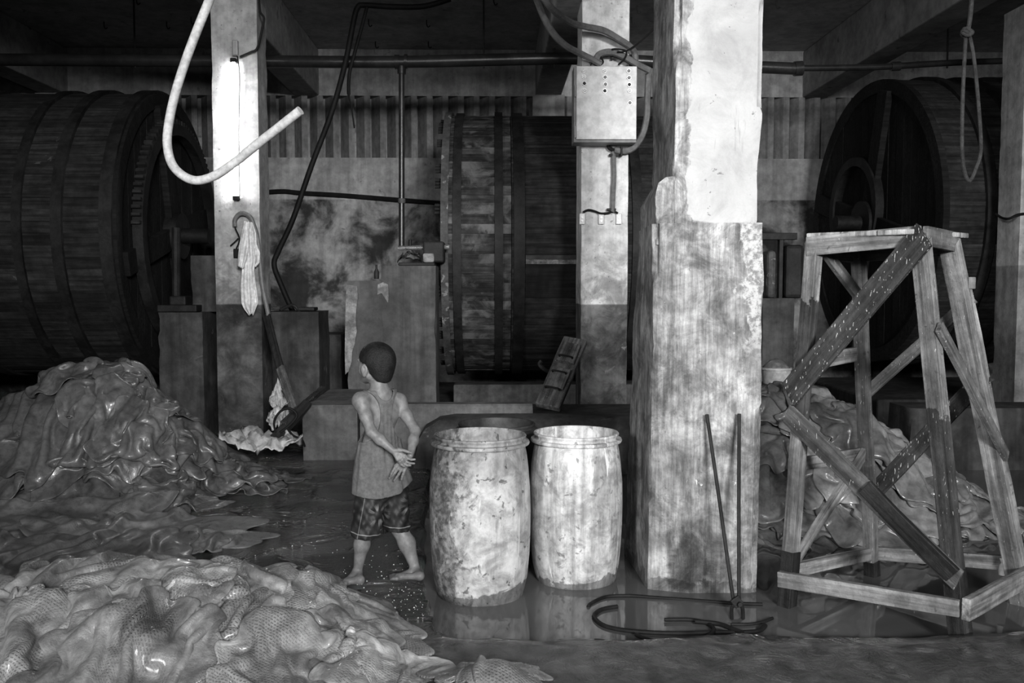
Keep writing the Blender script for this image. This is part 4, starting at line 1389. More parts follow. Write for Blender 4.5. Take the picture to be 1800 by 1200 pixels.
class HF:
    def __init__(s, x0, x1, y0, y1, fn, res=.025):
        s.x0, s.y0, s.res = x0, y0, res
        s.nx, s.ny = int((x1 - x0) / res) + 1, int((y1 - y0) / res) + 1
        X, Y = np.meshgrid(x0 + np.arange(s.nx) * res, y0 + np.arange(s.ny) * res)
        s.H = fn(X, Y).astype(float)
        s.base = s.H.copy()
        s.X, s.Y = X, Y

    def get(s, x, y):
        u = np.clip((x - s.x0) / s.res, 0, s.nx - 1.001)
        v = np.clip((y - s.y0) / s.res, 0, s.ny - 1.001)
        i, j = u.astype(int), v.astype(int)
        a, b = u - i, v - j
        H = s.H
        return (H[j, i] * (1 - a) + H[j, i + 1] * a) * (1 - b) + (H[j + 1, i] * (1 - a) + H[j + 1, i + 1] * a) * b

    def stamp(s, p, th):
        q = p
        for _ in range(2):   # upsample so that every cell below the sheet is hit
            n, m = q.shape[:2]
            r = np.empty((2 * n - 1, 2 * m - 1, 3))
            r[::2, ::2] = q
            r[1::2, ::2] = (q[:-1] + q[1:]) / 2
            r[:, 1::2] = (r[:, :-2:2] + r[:, 2::2]) / 2
            q = r
        i = np.clip(np.round((q[..., 0] - s.x0) / s.res).astype(int), 0, s.nx - 1)
        j = np.clip(np.round((q[..., 1] - s.y0) / s.res).astype(int), 0, s.ny - 1)
        np.maximum.at(s.H, (j.ravel(), i.ravel()), (q[..., 2] + th).ravel())


def vnoise(x, y, seed, octv=3):
    """smooth value noise on arrays"""
    rs_ = np.random.RandomState(seed)
    out = np.zeros_like(x)
    amp = 1.0
    for o_ in range(octv):
        T = rs_.rand(64, 64) * 2 - 1
        xi, yi = np.floor(x).astype(int), np.floor(y).astype(int)
        fx, fy = x - xi, y - yi
        fx, fy = fx * fx * (3 - 2 * fx), fy * fy * (3 - 2 * fy)
        g = lambda a, b: T[b % 64, a % 64]
        out += amp * ((g(xi, yi) * (1 - fx) + g(xi + 1, yi) * fx) * (1 - fy) + (g(xi, yi + 1) * (1 - fx) + g(xi + 1, yi + 1) * fx) * fy)
        x, y, amp = x * 2.03 + 5.1, y * 2.03 + 1.7, amp * .5
    return out


def con(A, B, r, kk):
    d = B - A
    l = np.sqrt((d * d).sum(-1)) + 1e-9
    c = d * ((l - r) / l * (.5 * kk))[..., None]
    A += c
    B -= c


def drape(hf, cx, cy, ang, L, Wd, seed, comp=(.72, .86), n=44, steps=46, th=.011, fold=.13, fric=.8, lamb=.27):
    rs_ = np.random.RandomState(seed)
    m = max(16, int(n * Wd / L))
    u, v = np.meshgrid(np.linspace(-1, 1, n), np.linspace(-1, 1, m))
    # square -> rounded irregular outline
    du, dv = u * np.sqrt(1 - v * v / 2), v * np.sqrt(1 - u * u / 2)
    sq = .55
    du, dv = du * sq + u * (1 - sq), dv * sq + v * (1 - sq)
    a = np.arctan2(dv, du)
    rr_ = np.hypot(du, dv)
    ph = rs_.rand(6) * 6.28
    k_ = 1 + .10 * np.sin(2 * a + ph[0]) + .10 * np.sin(3 * a + ph[1]) + .07 * np.sin(5 * a + ph[2]) + .045 * np.sin(9 * a + ph[3]) + .03 * np.sin(15 * a + ph[4])
    k_ = 1 + (k_ - 1) * rr_ ** 2
    rx, ry = du * k_ * L / 2, dv * k_ * Wd / 2
    rest = np.stack([rx, ry, np.zeros_like(rx)], -1)
    ca, sa = math.cos(ang), math.sin(ang)
    wx = rx * comp[0] + .06 * vnoise(rx * 2.2 + 9, ry * 2.2 + 3, seed + 1, 2)
    wy = ry * comp[1] + .06 * vnoise(rx * 2.2 + 4, ry * 2.2 + 7, seed + 2, 2)
    p = np.stack([cx + wx * ca - wy * sa, cy + wx * sa + wy * ca, np.zeros_like(rx)], -1)
    lam = lamb * (1 + .25 * rs_.randn())
    phs = rx / lam + .55 * vnoise(rx * 1.6 + 3, ry * 1.9 + 8, seed + 3, 2) * L + ry * rs_.uniform(-.8, .8)
    pl = (.5 + .5 * np.sin(phs * 6.283)) ** 1.4
    am = .35 + .65 * np.clip(.5 + vnoise(rx * 1.8 + 20, ry * 1.8 + 11, seed + 7, 2), 0, 1)
    p[..., 2] = hf.get(p[..., 0], p[..., 1]) + .02 + fold * pl * am + .03 * vnoise(rx * 6, ry * 5, seed + 4, 2)
    prev = p.copy()
    RL = lambda s1, s2: np.sqrt(((rest[s1] - rest[s2]) ** 2).sum(-1))
    S = np.s_
    sets = []
    for o_ in (0, 1):
        for A, B, kk in ((S[:, o_:n - 1:2], S[:, o_ + 1:n:2], 1.0), (S[o_:m - 1:2, :], S[o_ + 1:m:2, :], 1.0)):
            sets.append((A, B, RL(A, B), kk))
    for o_ in (0, 1):
        A, B = S[0:m - 1, o_:n - 1:2], S[1:m, o_ + 1:n:2]
        sets.append((A, B, RL(A, B), .5))
        A, B = S[0:m - 1, o_ + 1:n:2], S[1:m, o_:n - 1:2]
        sets.append((A, B, RL(A, B), .5))
    for o_ in (0, 1, 2, 3):
        for st, kk in ((2, .5),):
            A, B = S[:, o_:n - st:4], S[:, o_ + st:n:4]
            if p[A].shape == p[B].shape and p[A].size:
                sets.append((A, B, RL(A, B), kk))
            A, B = S[o_:m - st:4, :], S[o_ + st:m:4, :]
            if p[A].shape == p[B].shape and p[A].size:
                sets.append((A, B, RL(A, B), kk))
    jit = .004 + .004 * (1 + vnoise(rx * 8, ry * 8, seed + 6, 1))
    for it in range(steps):
        vel = (p - prev) * .93
        vel[..., 2] -= .0018
        vel = np.clip(vel, -.05, .05)
        prev = p.copy()
        p = p + vel
        for q in range(3):
            for A, B, r, kk in sets:
                a_, b_ = p[A], p[B]
                con(a_, b_, r, kk)
        h = hf.get(p[..., 0], p[..., 1]) + jit
        hit = p[..., 2] < h
        p[..., 2] = np.where(hit, h, p[..., 2])
        for c_ in (0, 1):
            p[..., c_] = np.where(hit, p[..., c_] * (1 - fric) + prev[..., c_] * fric, p[..., c_])
    hf.stamp(p, th * .8)
    return p, rest


def hide(hf, name, label, mat, group, cx, cy, ang, L, Wd, seed, **kw):
    p, rest = drape(hf, cx, cy, ang, L, Wd, seed, **kw)
    m, n = p.shape[:2]
    o0 = Vector((float(p[..., 0].mean()), float(p[..., 1].mean()), float(p[..., 2].min())))
    co = p.reshape(-1, 3) - np.array(o0)
    idx = np.arange(m * n).reshape(m, n)
    fc = np.stack([idx[:-1, :-1], idx[:-1, 1:], idx[1:, 1:], idx[1:, :-1]], -1).reshape(-1, 4)
    me = bpy.data.meshes.new(name)
    me.from_pydata(co.tolist(), [], fc.tolist())
    uvl = me.uv_layers.new(name='UVMap')
    r2 = rest.reshape(-1, 3)[:, :2][fc.reshape(-1)]
    uvl.data.foreach_set('uv', r2.astype(np.float32).ravel())
    me.polygons.foreach_set('use_smooth', [True] * len(me.polygons))
    me.materials.append(MATS[mat])
    o = bpy.data.objects.new(name, me)
    COL.objects.link(o)
    o.location = o0
    ROOT[o.name] = Matrix.Translation(o0)
    sd = o.modifiers.new('thickness', 'SOLIDIFY')
    sd.thickness = kw.get('th', .011)
    sd.offset = 1
    sb = o.modifiers.new('smooth', 'SUBSURF')
    sb.levels = sb.render_levels = 1
    return tag(o, label, 'hide', group)


def heap_core(hf, name, label, mat, zmin):
    """what lies under the visible hides: the packed inside of the heap"""
    st = 3
    X, Y, H = hf.X[::st, ::st], hf.Y[::st, ::st], hf.base[::st, ::st] - .05
    ny, nx = X.shape
    keep = H > zmin
    vs = np.stack([X, Y, H], -1).reshape(-1, 3)
    fs = []
    for j in range(ny - 1):
        for i in range(nx - 1):
            if keep[j, i] or keep[j + 1, i] or keep[j, i + 1] or keep[j + 1, i + 1]:
                a = j * nx + i
                fs.append((a, a + 1, a + nx + 1, a + nx))
    used = sorted({i for f in fs for i in f})
    mp_ = {a: b for b, a in enumerate(used)}
    o = build(name, MB().add([vs[i] for i in used], [tuple(mp_[i] for i in f) for f in fs]), mat, smooth=True, ang=180)
    o['kind'] = 'stuff'
    return tag(o, label, 'hides')


def sil(points, Y):
    P_ = [at(x_, y_, Y) for x_, y_ in points]
    return np.array([p.x for p in P_]), np.array([p.z for p in P_])


# ---- left mound
YR = 8.15
sx_, sz_ = sil([(-160, 720), (-60, 700), (0, 690), (60, 668), (120, 640), (185, 624), (240, 640), (290, 672), (335, 716), (370, 762), (400, 792), (450, 812), (535, 828)], YR)


def left_fn(X, Y):
    S_ = np.interp(X, sx_, sz_) - .09
    w = np.where(Y < YR, .72, .9)
    return .05 + np.maximum(0, S_ - .05) * np.exp(-(np.abs(Y - YR) / w) ** 2.2)


hfL = HF(-6.2, -1.3, 5.0, 10.2, left_fn)
heap_core(hfL, 'hide_heap', 'packed dark inside of the hide mound below the left drum', 'hide_dark', .09)
GL = 'hides heaped on the mound left of the lamp pillar'
LBL = 'dark wet hide crumpled among others on the left mound'
rs = random.Random(21)
lay = [  # px, py of the hide's middle on the mound, size, angle, label
    (60, 850, 1.5, .3, "broad dark hide at the left mound's foot by the photo's left edge"), (250, 870, 1.4, -.2, "dark hide in the middle of the left mound's foot"), (400, 845, 1.3, .4, "dark hide at the right foot of the left mound"), (470, 838, 1.0, .1, 'dark hide trailing out furthest right from the left mound'),
    (140, 830, 1.4, 1.2, "hide with steep folds low on the left mound, left of its middle"), (330, 835, 1.3, .9, "rumpled hide low on the right flank of the left mound"), (30, 800, 1.6, .6, "hide with long folds running down the far left of the left mound"), (220, 800, 1.4, 2.2, "hide on the middle of the left mound's front, below the pale-lit one"), (360, 800, 1.2, -.5, "small rumpled hide on the right edge of the left mound, near the plastic sheet"),
    (90, 760, 1.5, .9, "hide halfway up the left side of the left mound"), (300, 770, 1.3, .2, "hide halfway up the right flank of the left mound"), (180, 770, 1.3, 1.8, "hide draped across the middle of the left mound's front"), (20, 730, 1.5, .5, "hide high on the far left slope of the left mound"), (260, 725, 1.2, -.4, "folded hide under the pale-lit hide on the right shoulder of the left mound"),
    (110, 700, 1.5, .7, "long-folded hide just left below the top of the left mound"), (330, 760, 1.0, 1.0, "small hide hanging down the steep right edge of the left mound"), (200, 690, 1.4, 2.4, "hide hanging straight down in front from the top of the left mound"), (250, 690, 1.0, .3, 'smooth pale-lit hide draped over the right shoulder of the left mound'),
    (170, 650, 1.3, .1, 'dark hide draped over the very top of the left mound'), (190, 760, 1.1, .5, "small hide lying over the others in the centre of the left mound"), (240, 845, .9, .2, 'smooth rounded hide flap at the foot of the left mound'),
    (290, 885, 1.0, .1, 'dark hide lying lowest at the foot of the left mound')]


def on_hf(hf, px, py):
    """first hit of the view ray with the height field"""
    d = ray(px, py)
    t = 3.0
    while t < 12:
        q = C0 + d * t
        if hf.x0 < q.x < hf.x0 + hf.nx * hf.res and hf.y0 < q.y < hf.y0 + hf.ny * hf.res:
            if q.z < hf.get(np.array([q.x]), np.array([q.y]))[0]:
                return q
        t += .02
    return atz(px, py, .06)


for i, (px, py, L_, a_, lb) in enumerate(lay):
    q = on_hf(hfL, px, py)
    hide(hfL, 'wet_hide', lb or LBL, 'hide_dark', GL if lb is None else GL, q.x, q.y + .05, a_, L_, L_ * .72, 100 + i, comp=(.64, .82), n=44, fold=.19, lamb=.34)

# ---- flat hides between the mound and the front pile
GM = 'flat soaked hides on the floor'
for i, (px, py, L_, a_, lb) in enumerate([(60, 930, 1.9, .2, 'broad soaked hide spread flat below the left mound at the photo edge'), (250, 935, 1.6, -.15, 'soaked flat hide with folded rim in front of the left mound'),
                                          (330, 950, 1.0, .3, 'crumpled end of soaked hide reaching towards the boy'), (120, 985, 1.7, .1, 'soaked hide lying just behind the front pile')]):
    q = on_hf(hfL, px, py)
    hide(hfL, 'soaked_hide', lb, 'hide_soaked', GM, q.x, q.y, a_, L_, L_ * .55, 200 + i, comp=(.86, .9), n=46, fold=.08)


# ---- front pile of pale hides
def front_fn(X, Y):
    g = .05 + .30 * np.exp(-(((X + 1.95) / 1.0) ** 2 + ((Y - 4.45) / .62) ** 2))
    g += .17 * np.exp(-(((X + 1.0) / .45) ** 2 + ((Y - 4.3) / .45) ** 2))
    g += .12 * np.exp(-(((X + 2.6) / .7) ** 2 + ((Y - 3.7) / .5) ** 2))
    return g


hfF = HF(-4.0, .6, 2.6, 6.0, front_fn)
heap_core(hfF, 'front_heap', 'packed hides inside the pale front pile', 'hide_pale', .12)
GF = 'pale net-marked hides in the front pile'
fr_ = [(60, 1040, 1.5, .2, (.8, .85), 'pale hide at the far left of the front pile'), (620, 1090, 1.0, -.9, (.82, .88), 'pale net-marked hide reaching furthest right to the floor edge'),
       (520, 1060, 1.0, .5, (.8, .85), 'pale ribbed hide rolled along the right side of the front pile'), (250, 995, 1.3, -.25, (.85, .85), 'glistening hide over the top of the front pile'),
       (560, 1160, 1.0, .2, (.8, .85), 'net-marked hide at the lower right of the front pile'), (350, 1080, 1.2, .9, (.7, .8), 'crumpled warty hide in the middle of the front pile'),
       (120, 1130, 1.3, .4, (.68, .8), 'pale hide with thick rolled folds at the lower left'), (400, 1150, 1.0, -.5, (.72, .82), 'pale hide hanging in a peak at the bottom of the front pile'),
       (290, 1090, .9, 1.9, (.6, .8), 'rolled pale hide curling over the front pile'), (60, 1185, 1.1, .2, (.78, .85), 'pale hide in the bottom left corner of the photo'), (240, 1195, 1.0, -.3, (.75, .85), 'pale hide at the bottom edge left of the peaked hide'), (560, 1200, 1.0, .3, (.78, .85), 'pale hide at the bottom edge right of the peaked hide'),
       (700, 1185, .7, .1, (.8, .8), 'thin pale hide edge at the bottom beside the kerb')]
for i, (px, py, L_, a_, cp, lb) in enumerate(fr_):
    q = on_hf(hfF, px, py)
    hide(hfF, 'pale_hide', lb, 'hide_pale', GF, q.x, q.y, a_, L_, L_ * .7, 300 + i, comp=(cp[0] - .04, cp[1]), n=56, fold=.17, lamb=.46, th=.012, steps=52)
q = atz(868, 1205, .08)
hide(HF(-1, 1.2, 3.0, 5.0, lambda X, Y: .075 + .10 * np.exp(-(((X - q.x) / .16) ** 2 + ((Y - q.y) / .12) ** 2))), 'pale_hide', 'small curled pale hide on the kerb at the bottom edge of the photo', 'hide_pale', GF, q.x, q.y, .05, .62, .36, 360, comp=(.74, .8), n=40, fold=.07)

# ---- right heap behind the stand
YQ = 7.35
qx_, qz_ = sil([(1290, 690), (1345, 668), (1400, 668), (1440, 664), (1480, 692), (1530, 718), (1590, 762), (1650, 815), (1720, 850), (1800, 872), (1900, 900)], YQ)


def right_fn(X, Y):
    S_ = np.interp(X, qx_, qz_) - .08
    w = np.where(Y < YQ, .78, .7)
    return -.06 + np.maximum(0, S_ + .06) * np.exp(-(np.abs(Y - YQ) / w) ** 2.4)


hfR = HF(1.5, 5.2, 5.6, 9.0, right_fn)
heap_core(hfR, 'hide_heap', 'packed glossy inside of the hide heap behind the wooden stand', 'hide_glossy', -.02)
GR = 'glossy hides heaped behind the wooden stand'
LBR = 'glossy wet hide crumpled among others in the heap behind the stand'
for i, (px, py, L_, a_, lb) in enumerate([(1380, 930, 1.1, .2, "hide at the right heap's foot beside the big pillar"), (1480, 925, 1.2, -.2, "hide at the right heap's foot under the stand's left side"), (1600, 920, 1.1, .1, "hide at the right heap's foot behind the near leg of the stand"), (1700, 910, 1.0, .3, "hide at the right heap's foot near the stand's right leg"), (1770, 905, .9, 0, 'glossy hide lying furthest right in the water'),
                                          (1380, 880, 1.1, 1.0, "rumpled hide low in the right heap beside the big pillar"), (1500, 870, 1.1, .5, "hide low in the middle of the right heap"), (1640, 870, 1.1, -.3, "hide low on the right slope of the heap behind the stand"), (1730, 870, .8, .5, "small hide near the right end of the heap behind the stand"), (1400, 820, 1.1, .2, "hide halfway up the right heap beside the big pillar"), (1540, 820, 1.1, 1.4, "hide across the middle of the right heap"),
                                          (1620, 830, .9, .8, "small hide on the right slope, above the heap's middle foot"), (1380, 760, 1.1, .9, "hide high in the right heap beside the big pillar, under the draped top hide"), (1480, 770, 1.0, .3, "folded hide just below the shiny top hide of the right heap"), (1560, 790, 1.0, -.4, 'shiny hide sloping down to the right behind the stand'),
                                          (1400, 700, 1.0, .4, 'hide draped over the top of the right heap beside the big pillar'), (1460, 720, .9, -.5, 'smooth shiny hide hanging from the top of the right heap'),
                                          (1520, 740, .8, .2, "small hide right of the shiny top hide of the right heap")]):
    q = on_hf(hfR, px, py)
    hide(hfR, 'glossy_hide', lb or LBR, 'hide_glossy', GR, q.x, q.y + .04, a_, L_ * 1.12, L_ * .85, 400 + i, comp=(.62, .78), n=44, fold=.2, lamb=.36)

# ------------------------------------------------------------------ the boy: distance-field body, one continuous skin
def surface_nets(D, org, h):
    nx, ny, nz = D.shape
    s = D < 0
    cnt = np.zeros((nx - 1, ny - 1, nz - 1), np.int8)
    cor = [(a, b, c) for a in (0, 1) for b in (0, 1) for c in (0, 1)]
    sl = lambda a, b, c: np.s_[a:nx - 1 + a, b:ny - 1 + b, c:nz - 1 + c]
    for c in cor:
        cnt += s[sl(*c)]
    act = (cnt > 0) & (cnt < 8)
    I = np.argwhere(act)
    ids = -np.ones(act.shape, np.int64)
    ids[act] = np.arange(len(I))
    acc = np.zeros((len(I), 3))
    num = np.zeros(len(I))
    for c in cor:
        for ax in range(3):
            if c[ax]:
                continue
            e = list(c)
            e[ax] = 1
            d0 = D[I[:, 0] + c[0], I[:, 1] + c[1], I[:, 2] + c[2]]
            d1 = D[I[:, 0] + e[0], I[:, 1] + e[1], I[:, 2] + e[2]]
            m = (d0 < 0) != (d1 < 0)
            t = np.where(m, d0 / np.where(m, d0 - d1, 1), 0)
            q = np.tile(np.array(c, float), (len(I), 1))
            q[:, ax] += t
            acc += q * m[:, None]
            num += m
    V = (I + acc / num[:, None]) * h + np.array(org)
    faces = []
    for ax in range(3):
        b, c = [(1, 2), (2, 0), (0, 1)][ax]
        s0 = [slice(None)] * 3
        s1 = [slice(None)] * 3
        s0[ax], s1[ax] = slice(0, -1), slice(1, None)
        E = np.argwhere(s[tuple(s0)] != s[tuple(s1)])
        E = E[(E[:, b] > 0) & (E[:, c] > 0) & (E[:, b] < D.shape[b] - 1) & (E[:, c] < D.shape[c] - 1)]
        off = lambda db, dc: ids[tuple((E - np.array([(db if i == b else dc if i == c else 0) for i in range(3)])).T)]
        q = np.stack([off(1, 1), off(0, 1), off(0, 0), off(1, 0)], -1)
        fl = s[tuple(E.T)]
        q[~fl] = q[~fl][:, ::-1]
        faces.append(q)
    return V, np.concatenate(faces)


class SDF:
    def __init__(s, lo, hi, h):
        s.lo, s.h = np.array(lo, float), h
        s.n = np.ceil((np.array(hi) - s.lo) / h).astype(int) + 1
        s.ax = [(s.lo[i] + np.arange(s.n[i]) * h).astype(np.float32) for i in range(3)]
        s.D = np.full(s.n, .3, np.float32)

    def sub(s, lo, hi):
        a = np.clip(((np.array(lo) - s.lo) / s.h).astype(int), 0, s.n)
        b = np.clip(((np.array(hi) - s.lo) / s.h).astype(int) + 2, 0, s.n)
        sl = tuple(slice(a[i], b[i]) for i in range(3))
        return sl, (s.ax[0][sl[0]][:, None, None], s.ax[1][sl[1]][None, :, None], s.ax[2][sl[2]][None, None, :])

    def smin(s, sl, d, k):
        a = s.D[sl]
        hh = np.clip(.5 + .5 * (a - d) / k, 0, 1)
        s.D[sl] = a * (1 - hh) + d * hh - k * hh * (1 - hh)

    def cone(s, p, q, r0, r1, k=.02):
        p, q = np.array(p), np.array(q)
        m = max(r0, r1) + k + .03
        sl, (X, Y, Z) = s.sub(np.minimum(p, q) - m, np.maximum(p, q) + m)
        v = q - p
        L2 = float(v @ v) + 1e-12
        t = np.clip(((X - p[0]) * v[0] + (Y - p[1]) * v[1] + (Z - p[2]) * v[2]) / L2, 0, 1)
        d = np.sqrt((X - p[0] - t * v[0]) ** 2 + (Y - p[1] - t * v[1]) ** 2 + (Z - p[2] - t * v[2]) ** 2) - (r0 + (r1 - r0) * t)
        s.smin(sl, d, k)
        return s

    def chain(s, pts, rs_, k=.012):
        for a, b, r0, r1 in zip(pts[:-1], pts[1:], rs_[:-1], rs_[1:]):
            s.cone(a, b, r0, r1, k)
        return s

    def ell(s, c, r, R=None, k=.02, cut=False):
        """ellipsoid; R columns are its axes"""
        c = np.array(c)
        R = np.eye(3) if R is None else np.array(R)
        m = max(r) + k + .03
        sl, (X, Y, Z) = s.sub(c - m, c + m)
        u = [((X - c[0]) * R[0, i] + (Y - c[1]) * R[1, i] + (Z - c[2]) * R[2, i]) for i in range(3)]
        k0 = np.sqrt(sum((u[i] / r[i]) ** 2 for i in range(3)))
        k1 = np.sqrt(sum((u[i] / r[i] ** 2) ** 2 for i in range(3))) + 1e-9
        d = k0 * (k0 - 1) / k1
        if cut:
            a = s.D[sl]
            hh = np.clip(.5 - .5 * (a + d) / k, 0, 1)
            s.D[sl] = a * (1 - hh) - d * hh + k * hh * (1 - hh)
        else:
            s.smin(sl, d, k)
        return s

    def mesh(s, name, mat, parent=None, sm=2):
        V, Fc = surface_nets(s.D, s.lo, s.h)
        # light Laplacian smoothing
        n = len(V)
        for _ in range(sm):
            A = np.zeros((n, 3))
            c = np.zeros(n)
            for i in range(4):
                a, b = Fc[:, i], Fc[:, (i + 1) % 4]
                np.add.at(A, a, V[b])
                np.add.at(c, a, 1)
                np.add.at(A, b, V[a])
                np.add.at(c, b, 1)
            V = V * .5 + (A / np.maximum(c, 1)[:, None]) * .5
        return V, Fc


def mesh_obj(name, V, Fc, mat, M0):
    me = bpy.data.meshes.new(name)
    o0 = np.array(M0)
    me.from_pydata((V - o0).tolist(), [], Fc.tolist())
    me.polygons.foreach_set('use_smooth', [True] * len(me.polygons))
    me.materials.append(MATS[mat])
    o = bpy.data.objects.new(name, me)
    COL.objects.link(o)
    return o


grime('skin', .15, .185, 6, rough=.5, bump=.06, bscale=60, spec=.4, local=True)
grime('hair_black', .006, .014, 30, rough=.55, bump=.5, bscale=160, spec=.3, local=True)
grime('vest_cotton', .10, .125, 9, rough=.9, bump=.1, bscale=140, local=True)

A3 = lambda px, py, Y: np.array(at(px, py, Y))
BOY0 = Vector((at(668, 1018, 5.25).x, 5.25, .055))


def axes(phi, lean=0.0):
    """columns: left, forward, up for a body facing phi to the left of straight away"""
    f = np.array([-math.sin(phi), math.cos(phi), 0])
    l = np.array([-math.cos(phi), -math.sin(phi), 0])
    return np.stack([l, f, np.array([0, 0, 1.0])], 1)


PT, PH, PP = math.radians(35), math.radians(54), math.radians(50)
RT, RH, RP = axes(PT), axes(PH), axes(PP)
G = SDF((at(585, 900, 5.2).x, 4.98, .03), (at(752, 900, 5.3).x, 5.5, 1.46), .0042)
# trunk
G.ell(A3(667, 727, 5.255), (.118, .078, .125), RT, .04)
G.ell(A3(667, 785, 5.255), (.108, .074, .13), RT, .04)
G.ell(A3(669, 842, 5.26), (.112, .088, .09), RP, .04)
shL, shR = A3(634, 705, 5.175), A3(701, 706, 5.335)
nb = A3(668, 692, 5.262)
G.cone(nb, shL + RT[:, 2] * .012, .045, .036, .03)
G.cone(nb, shR + RT[:, 2] * .012, .045, .036, .03)
G.cone(A3(669, 700, 5.265), A3(664, 660, 5.268), .052, .049, .03)
# shoulder blades and the furrow of the spine
G.ell(A3(654, 722, 5.18), (.040, .018, .05), RT, .018)
G.ell(A3(690, 724, 5.272), (.038, .02, .05), RT, .018)
# left arm (nearer to us): hangs back, fore-arm crosses to the right
elL, wrL = A3(653, 759, 5.10), A3(690, 791, 5.075)
G.chain([shL, shL * .5 + elL * .5, elL, elL * .6 + wrL * .4, wrL], [.043, .034, .0285, .029, .0195], .02)
G.ell(shL, (.044, .046, .046), RT, .03)
# right arm
elR, wrR = A3(730, 757, 5.255), A3(721, 800, 5.125)
G.chain([shR, shR * .5 + elR * .5, elR, elR * .6 + wrR * .4, wrR], [.041, .033, .029, .029, .019], .02)
G.ell(shR, (.042, .044, .044), RT, .03)


# hands on a finer grid; they join the fore-arms inside the skin
GH = SDF((at(676, 800, 5.1).x, 5.0, at(700, 856, 5.1).z), (at(738, 800, 5.1).x, 5.2, at(700, 772, 5.1).z), .0019)
GH.cone(elL * .35 + wrL * .65, wrL, .0215, .0185, .01)
GH.cone(elR * .35 + wrR * .65, wrR, .0215, .018, .01)


def fingers(lst, r=(.0086, .0078, .0071, .0061), k=.0022):
    for f in lst:
        P_ = [A3(*p) for p in f]
        # the finger bulges a little at its joints
        GH.chain(P_, r[:len(P_)], k)
        for q, rr_ in zip(P_[1:-1], r[1:]):
            GH.ell(q, (rr_ * 1.06, rr_ * 1.06, rr_ * 1.06), None, .002)


# left hand: open palm to us, thumb on top along the other wrist, fingers pointing right
hand = [(712, 800.5, 5.076), (711.5, 805, 5.072), (708.5, 810, 5.07), (703.5, 812.5, 5.072)]
kn = [A3(*p) for p in hand]
for q in kn:
    GH.cone(wrL, q, .0125, .0088, .008)
for a, b in zip(kn[:-1], kn[1:]):
    GH.cone(a * .75 + wrL * .25, b * .75 + wrL * .25, .0098, .0098, .006)
    GH.cone(a * .4 + wrL * .6, b * .4 + wrL * .6, .011, .011, .006)
GH.cone(A3(692.5, 794, 5.07), A3(699, 808, 5.066), .0105, .0095, .006)                 # ball of the little finger
GH.cone(A3(694, 791, 5.07), A3(705, 791.5, 5.064), .011, .0105, .006)                  # ball of the thumb
GH.ell(A3(702.5, 801, 5.052), (.016, .008, .010), None, .008, cut=True)                # hollow of the palm
GH.cone(A3(701, 789.5, 5.066), A3(711.5, 792, 5.066), .0105, .0088, .004)
GH.cone(A3(711.5, 792, 5.066), A3(718, 794, 5.07), .0088, .0082, .003)
GH.cone(A3(718, 794, 5.07), A3(723, 795.7, 5.076), .0082, .0064, .003)
fingers([[(712, 800.5, 5.074), (717, 805.6, 5.064), (723, 807.7, 5.06), (729, 807.2, 5.062)], [(711, 806, 5.07), (714.5, 811.3, 5.055), (721, 814, 5.052), (728, 814.3, 5.056)],
         [(707.5, 810, 5.068), (710.5, 815, 5.052), (716, 817.8, 5.05), (721.5, 817.8, 5.056)], [(702.5, 812, 5.07), (705.5, 816.3, 5.055), (710, 818.8, 5.054), (714, 819.2, 5.06)]])
# right hand: back of the hand to us, fingers hanging down to the left
hand = [(695, 820.5, 5.115), (699.5, 824, 5.11), (705, 826.3, 5.11), (711, 826.5, 5.115)]
kn = [A3(*p) for p in hand]
for q in kn:
    GH.cone(wrR, q, .0125, .0085, .008)
for a, b in zip(kn[:-1], kn[1:]):
    GH.cone(a * .8 + wrR * .2, b * .8 + wrR * .2, .0092, .0092, .006)
    GH.cone(a * .45 + wrR * .55, b * .45 + wrR * .55, .0105, .0105, .006)
for q in kn:
    GH.ell(q + np.array([0, -.003, 0]), (.0078, .0078, .0078), None, .004)
fingers([[(695, 820.5, 5.115), (690.7, 827.5, 5.104), (688.3, 832.5, 5.106), (686.6, 836.5, 5.112)], [(699.5, 824, 5.11), (694, 831, 5.112), (688.5, 836.5, 5.118), (684.2, 840.3, 5.122)],
         [(705, 826.5, 5.11), (701, 833, 5.098), (697, 839, 5.1), (693.2, 844.5, 5.106)], [(711, 827, 5.115), (708.6, 833, 5.104), (707, 837.5, 5.106), (705.8, 842, 5.11)]])
GH.chain([A3(707, 812, 5.12), A3(699.5, 815, 5.118), A3(694.5, 818, 5.118)], [.0105, .0085, .0068], .004)
# legs
hpL, hpR = A3(652, 866, 5.215), A3(690, 862, 5.31)
knL, knR = A3(640, 925, 5.185), A3(700, 925, 5.33)
anL, anR = A3(628, 1006, 5.225), A3(731.5, 1003, 5.29)
G.chain([hpL, knL, knL * .62 + anL * .38 + np.array([.004, -.008, 0]), anL], [.075, .046, .0425, .0245], .03)
G.chain([hpR, knR, knR * .62 + anR * .38 + np.array([.012, -.004, 0]), anR], [.075, .048, .046, .0255], .03)


def foot(an, heel, ball, toes, w):
    heel, ball = np.array(heel), np.array(ball)
    G.cone(an, heel, .026, .024, .02)
    G.cone(an + (ball - an) * .1, ball, .026, .0155, .02)
    G.cone(heel, ball, .022, .0145, .02)
    d = (ball - heel)
    d /= np.linalg.norm(d)
    side = np.array([-d[1], d[0], 0])
    G.cone(ball - side * w, ball + side * w, .0135, .0125, .015)
    for i in range(5):
        t = (i - 2) / 2
        b0 = ball + side * w * t * 1.15
        ln = toes * (1 - .12 * abs(t + 1) ** 1.3)
        r = .0115 if i == 0 else .0088
        G.chain([b0, b0 + d * ln * .6 + np.array([0, 0, .001]), b0 + d * ln - np.array([0, 0, .002])], [r + .001, r, r * .85], .006)
    # inner arch
    return


